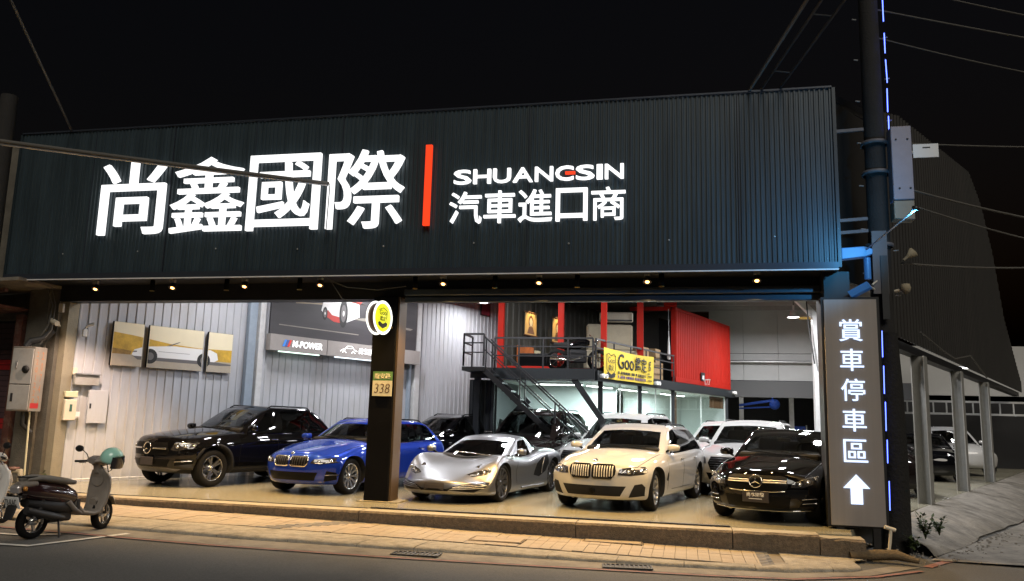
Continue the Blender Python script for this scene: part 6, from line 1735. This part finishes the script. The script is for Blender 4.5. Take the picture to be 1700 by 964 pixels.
# blue frame in the lot behind
o = empty('blue_rack', (2.9, 35.3, 2.30)); tag(o, 'blue rack arm hanging in the lot behind the showroom', 'rack')
MB().bar((-.75, 0, 0.05), (.6, 0, .28), .1, .1).build('arm', M['blue'], o); MB().bar((-.75, 0, -.08), (.6, 0, .02), .06, .06).build('arm', M['blue'], o); MB().lathe([(0, .1), (.2, .1), (.22, 0), (.2, -.1), (0, -.1)], 14, 'y').build('reel', M['blue'], o, (.68, 0, .12))
MB().tube([(.6, 0, .2), (.6, 0, .75)], .03, 6).build('hanger', M['blue'], o)
o = empty('blue_screen', (4.55, 37.0, 1.05)); tag(o, 'small blue panel in the lot behind the black estate', 'panel'); MB().box(-.45, .45, 0, .05, 0, .5).build('panel', M['blue'], o); MB().bar((-.5, .02, -1.05), (-.5, .02, .55), .05).build('leg', M['col_white'], o); MB().bar((.5, .02, -1.05), (.5, .02, .55), .05).build('leg', M['col_white'], o)

# weeds at the foot of the apron
def weed(x, y, z, n, h, label):
    o = empty('weed', (x, y, z)); tag(o, label, 'weed', 'weeds by the pole')
    st = MB(); lf = MB()
    for k in range(n):
        a = random.uniform(0, 6.28); l = random.uniform(.5, 1) * h; tip = Vector((math.cos(a) * l * .35, math.sin(a) * l * .35, l)); st.tube([(0, 0, 0), tip * .5 + Vector((0, 0, .04)), tip], [.006, .004, .002], 4)
        for q in range(16):
            b = tip * random.uniform(.25, 1); d = Vector((random.uniform(-1, 1), random.uniform(-1, 1), random.uniform(-.2, .6))).normalized() * random.uniform(.05, .12); sd = d.cross(Vector((0, 0, 1))).normalized() * .022
            lf.add([b, b + d * .5 + sd, b + d, b + d * .5 - sd], [(0, 1, 2, 3)])
    st.build('stems', M['weed'], o); lf.build('leaves', M['weed'], o)
weed(3.45, 13.35, -.12, 9, .40, 'tall straggly weed at the foot of the concrete apron'); weed(3.75, 13.75, -.10, 7, .28, 'smaller weed right of the tall weed at the apron'); weed(3.2, 13.0, -.25, 6, .2, 'low weed tuft close to the utility pole'); weed(-11.75, 13.2, 0, 5, .3, 'small weed sprouting behind the scooter seat')
mb = MB()
rg = random.Random(5)
for k in range(260):
    t = rg.random(); xx = 3.1 + t * 2.6 + rg.gauss(0, .35); yy = 12.6 + t * 4.2 + rg.gauss(0, .35); r_ = rg.uniform(.004, .014)
    zz = gz(xx) + .002 + (0.10 if yy > 13.3 + (xx - 3.3) * 1.9 else 0)
    mb.obox((xx, yy, zz + r_ * .4), (r_ * rg.uniform(.7, 1.3), r_ * .3, 0), (-r_ * .3, r_, 0), (0, r_ * .2, r_ * .6))
o = mb.build('rubble', M['gutter']); tag(o, 'loose rubble and grit at the foot of the apron', 'rubble', kind='stuff')
o = empty('fallen_pipe', (2.75, 12.4, gz(2.75))); tag(o, 'short broken white pipe standing by the end of the slab', 'pipe'); MB().tube([(-.04, 0, .0), (.0, .02, .22), (.02, .03, .40)], .022, 8).build('shaft', M['cream'], o); MB().tube([(-.06, .03, .42), (.08, .03, .38)], .028, 8).build('fitting', M['cream'], o)
o = empty('fallen_log', (2.5, 12.1, gz(2.5) + .06)); tag(o, 'rotten brown log lying at the corner of the pavement', 'log'); MB().tube([(-.35, -.05, 0), (-.1, 0, .01), (.25, .02, .03), (.5, -.12, -.02)], [.05, .075, .07, .03], 9).build('trunk', mat('log_bark', (.14, .10, .055), .95, var=.4, bump=.8), o)
# ------------------------------------------------------------------ scooters
M['sc_grey'] = mat('scooter_taupe', (.22, .195, .17), .45, var=.12, vscale=6, dirt=(.16, .14, .12), dirt_scale=5, dirt_amt=.5)
M['sc_dark'] = mat('scooter_maroon', (.030, .012, .012), .15, coat=.8)
M['sc_seat'] = mat('scooter_seat', (.20, .185, .165), .7, var=.15, vscale=8)
M['sc_black'] = mat('scooter_black', (.014, .013, .013), .55)
M['sc_white'] = mat('scooter_white', (.62, .61, .59), .3, coat=.6)
M['amber'] = mat('amber_lens', (.55, .22, .02), .2, coat=1)
M['clear'] = mat('clear_lens', (.45, .42, .42), .12, metal=.4, coat=1)
M['mint'] = mat('helmet_mint', (.36, .68, .58), .3, coat=.6)
M['visor'] = mat('helmet_visor', (.02, .02, .022), .08, coat=1)

def loft(secs, n=14, caps=True):
    """secs: list of (x, z centre, half width, half height, power) ellipse-like rings across the x axis"""
    mb = MB(); V = []
    for (x, zc, hw, hh, *pw) in secs:
        e = pw[0] if pw else 1.0
        for k in range(n):
            a = 2 * math.pi * k / n; cy, cz = math.cos(a), math.sin(a)
            V.append((x, hw * math.copysign(abs(cy) ** e, cy), zc + hh * math.copysign(abs(cz) ** e, cz)))
    F = [(i * n + k, i * n + (k + 1) % n, (i + 1) * n + (k + 1) % n, (i + 1) * n + k) for i in range(len(secs) - 1) for k in range(n)]
    mb.add(V, F, True)
    if caps: mb.add(V[:n], [tuple(range(n))]); mb.add(V[-n:], [tuple(range(n))])
    return mb

def loft_path(secs, n=14):
    """secs: (x, z, half width y, half thickness, tilt) rings following a path in the xz plane; tilt = direction angle of the path"""
    V = []
    for (x, z, hw, ht, tl) in secs:
        nx, nz = -math.sin(tl), math.cos(tl)
        for k in range(n):
            a = 2 * math.pi * k / n; cy, cn = math.cos(a), math.sin(a)
            cy = math.copysign(abs(cy) ** .7, cy); cn = math.copysign(abs(cn) ** .7, cn)
            V.append((x + nx * ht * cn, hw * cy, z + nz * ht * cn))
    mb = MB().add(V, [(i * n + k, i * n + (k + 1) % n, (i + 1) * n + (k + 1) % n, (i + 1) * n + k) for i in range(len(secs) - 1) for k in range(n)], True)
    mb.add(V[:n], [tuple(range(n))]); mb.add(V[-n:], [tuple(range(n))])
    return mb

def scooter(name, loc, ang, scale, label, body, side, plate_txt, helmet=True):
    o = empty(name, loc, R(ang)); o.scale = (scale,) * 3; tag(o, label, 'scooter', 'scooters parked at the kerb')
    wr = .235
    for sx, st in ((-.59, 0), (.59, R(16))):
        w = MB().lathe([(.15, -.045), (.20, -.055), (.228, -.035), (wr, 0), (.228, .035), (.20, .055), (.15, .045), (.15, -.045)], 28, 'y').build('wheel', C_TYRE, o, (sx, 0, wr), (0, 0, st))
        mb = MB().lathe([(.152, -.045), (.14, -.02), (.14, .02), (.152, .045)], 28, 'y'); mb.lathe([(0, -.06), (.05, -.06), (.05, .06), (0, .06)], 14, 'y')
        for k in range(5):
            a = 2 * math.pi * k / 5; mb.bar((.04 * math.cos(a), 0, .04 * math.sin(a)), (.145 * math.cos(a), 0, .145 * math.sin(a)), .035, .03, (0, 1, 0))
        mb.build('rim', C_RIM if name == 'parked_scooter' else C_RIMD, w)
    # tail fairing, lower panels, floor, leg shield
    loft([(-.86, .69, .06, .06), (-.80, .67, .12, .11), (-.60, .64, .165, .15), (-.35, .60, .18, .16), (-.12, .55, .175, .16), (-.02, .52, .16, .13)], 16).build('tail_fairing', side, o)
    loft([(-.74, .50, .09, .06), (-.55, .46, .14, .11), (-.30, .42, .15, .13), (-.06, .40, .15, .12), (.04, .40, .12, .08)], 14).build('under_fairing', M['sc_black'], o)
    loft_path([(-.16, .48, .178, .05, -.9), (-.06, .38, .180, .045, -.8), (.08, .29, .178, .03, -.3)], 12).build('lower_panel', body, o)
    for dy in (.05, -.05): MB().tube([(.40, dy, 1.0), (.46, dy * 1.6, .90), (.50, dy, .78)], .006, 5).build('control_cable', M['sc_black'], o)
    loft([(-.88, .73, .07, .05, .8), (-.78, .75, .12, .06, .8), (-.66, .755, .13, .05, .8)], 14).build('tail_cover', body, o)
    loft_path([(-.80, .815, .10, .028, 0), (-.62, .83, .135, .045, .05), (-.40, .80, .15, .05, -.12), (-.16, .755, .145, .05, -.16), (-.02, .735, .11, .035, -.1)], 16).build('seat', M['sc_seat'], o)
    loft_path([(-.05, .56, .15, .05, -1.1), (.02, .40, .16, .05, -1.0), (.12, .30, .165, .045, -.3), (.30, .27, .165, .04, 0), (.42, .29, .17, .045, .5)], 16).build('floor_board', body, o)
    MB().box(-.02, .03, -.168, -.15, .36, .50).build('side_vent', M['sc_black'], o)
    loft_path([(.40, .27, .165, .035, 1.2), (.47, .42, .20, .04, 1.35), (.50, .62, .22, .045, 1.5), (.50, .78, .19, .06, 1.65), (.46, .90, .10, .07, 1.75)], 18).build('leg_shield', body, o)
    loft([(.44, .75, .12, .10), (.54, .74, .13, .13), (.62, .70, .10, .12), (.68, .64, .05, .07)], 14).build('front_cowl', body, o)
    loft_path([(.46, .86, .065, .07, 1.7), (.43, .95, .055, .06, 1.7), (.40, 1.0, .09, .06, 1.9)], 14).build('steering_cover', body, o)
    loft([(.30, 1.02, .07, .035), (.36, 1.04, .16, .055), (.44, 1.03, .17, .06), (.52, .99, .10, .05)], 16).build('handlebar_cowl', body, o)
    MB().obox((.345, 0, 1.075), (.045, 0, .02), (0, .07, 0), (-.004, 0, .008)).build('instrument', M['clear'], o)
    loft_path([(.40, .42, .07, .05, .2), (.58, .52, .075, .02, 0), (.72, .47, .065, .02, -.6), (.79, .36, .055, .012, -1.0)], 12).build('front_mudguard', body, o)
    for s in (1, -1):
        MB().tube([(.38, s * .14, 1.02), (.30, s * .33, 1.01)], .017, 8).build('grip', M['sc_black'], o)
        MB().tube([(.36, s * .18, .99), (.38, s * .33, .985)], .007, 5).build('brake_lever', C_RIM, o)
        if s > 0 or not helmet:
            mr = MB().tube([(.38, s * .15, 1.05), (.38, s * .19, 1.12), (.34, s * .26, 1.19)], .007, 6).build('mirror_stem', M['sc_black'], o)
            V = MB().lathe([(0, .014), (.055, .012), (.07, 0), (.055, -.012), (0, -.012)], 18, 'x').build('mirror', M['sc_black'], o, (.33, s * .30, 1.20)); V.scale = (1, 1.25, .72)
        MB().tube([(.56, s * .07, .72), (.59, s * .075, .235)], .016, 8).build('fork_leg', C_RIMD, o)
        MB().lathe([(0, .035), (.03, .025), (.036, 0), (0, 0)], 12, 'x').build('indicator', M['amber'], o, (-.84, s * .12, .70), (0, R(180), 0))
    MB().obox((-.895, 0, .69), (.03, 0, .012), (0, .085, 0), (-.01, 0, .05)).build('tail_lamp', M['clear'], o, bevel=.015)
    MB().tube([(-.60, .10, .85), (-.82, .09, .85), (-.88, 0, .85), (-.82, -.09, .85), (-.60, -.10, .85)], .011, 7).build('grab_rail', M['sc_black'], o)
    pl = MB().obox((-.93, 0, .52), (.006, 0, .001), (0, .13, 0), (-.025, 0, .075)).build('number_plate', M['white'], o)
    if plate_txt: 
        t = put_text('plate_text', plate_txt, (-.9385, .105, .485), (0, -1, 0), .21, .085, M['ink'], pl, ext=.002, off=.006, up=(-.30, 0, .95)); 
    loft_path([(-.86, .60, .09, .02, -2.0), (-.93, .44, .10, .012, -1.9), (-.97, .30, .085, .01, -1.9)], 10).build('rear_mudguard', M['sc_black'], o)
    MB().box(-.42, -.02, -.10, .10, .20, .42).build('engine', M['sc_black'], o, bevel=.03)
    MB().box(-.68, -.20, .06, .15, .20, .34).build('transmission_case', C_RIMD, o, bevel=.03)
    MB().tube([(-.20, -.13, .26), (-.42, -.17, .30), (-.86, -.19, .42)], [.03, .055, .05], 12).build('exhaust', M['sc_black'], o)
    MB().tube([(-.60, -.10, .30), (-.52, -.10, .60)], .03, 8).build('shock_absorber', M['sc_black'], o)
    MB().tube([(-.28, .13, .24), (-.30, .20, .0)], .014, 6).build('stand_leg', M['sc_black'], o); MB().tube([(-.28, -.13, .24), (-.30, -.20, .0)], .014, 6).build('stand_leg', M['sc_black'], o)
    return o
sc1 = scooter('parked_scooter', (-7.93, 9.36, gz(-8) - .022), 82, .90, 'dusty grey-brown scooter parked in the white bay, mint helmet on its handlebar', M['sc_grey'], M['sc_dark'], '73-KAC')
scx = scooter('parked_scooter', (-9.42, 9.2, gz(-9) - .022), 80, .9, 'white scooter cut off by the left edge of the picture', M['sc_white'], M['sc_black'], None, False)
# helmet hanging on the right handlebar grip
hm = empty('helmet', (0, 0, 0)); tag(hm, 'mint green open-face helmet with dark visor hanging on the scooter handlebar', 'helmet')
Mx = Matrix.Translation(Vector((-7.93, 9.36, gz(-8) - .022))) @ Matrix.Rotation(R(82), 4, 'Z') @ Matrix.Scale(.90, 4)
hp = Mx @ Vector((.33, -.36, 1.08)); hm.location = hp; hm.rotation_euler = (R(8), R(12), R(22))
bm = bmesh.new(); bmesh.ops.create_uvsphere(bm, u_segments=24, v_segments=16, radius=.145)
bmesh.ops.delete(bm, geom=[v for v in bm.verts if v.co.z < -.075 or (v.co.x > .085 and v.co.z < .035)], context='VERTS')
for f in bm.faces: f.smooth = True
r_ = bmesh.ops.solidify(bm, geom=bm.faces[:], thickness=.02)
m_ = bpy.data.meshes.new('shell'); bm.to_mesh(m_); bm.free(); link('shell', m_, M['mint'], hm)
V = []; nq = 14
for q in range(nq + 1):
    t = R(-72) + R(144) * q / nq
    for (zz, rr) in ((.05, .150), (-.02, .165), (-.10, .160)): V.append((rr * math.cos(t), rr * math.sin(t), zz))
MB().add(V, [(q * 3 + k, q * 3 + 3 + k, q * 3 + 4 + k, q * 3 + 1 + k) for q in range(nq) for k in range(2)], True).build('visor', M['visor'], hm)
MB().tube([(.0, .13, -.06), (.02, .06, -.17), (.02, -.06, -.17), (0, -.13, -.06)], .008, 6).build('strap', M['sc_black'], hm)
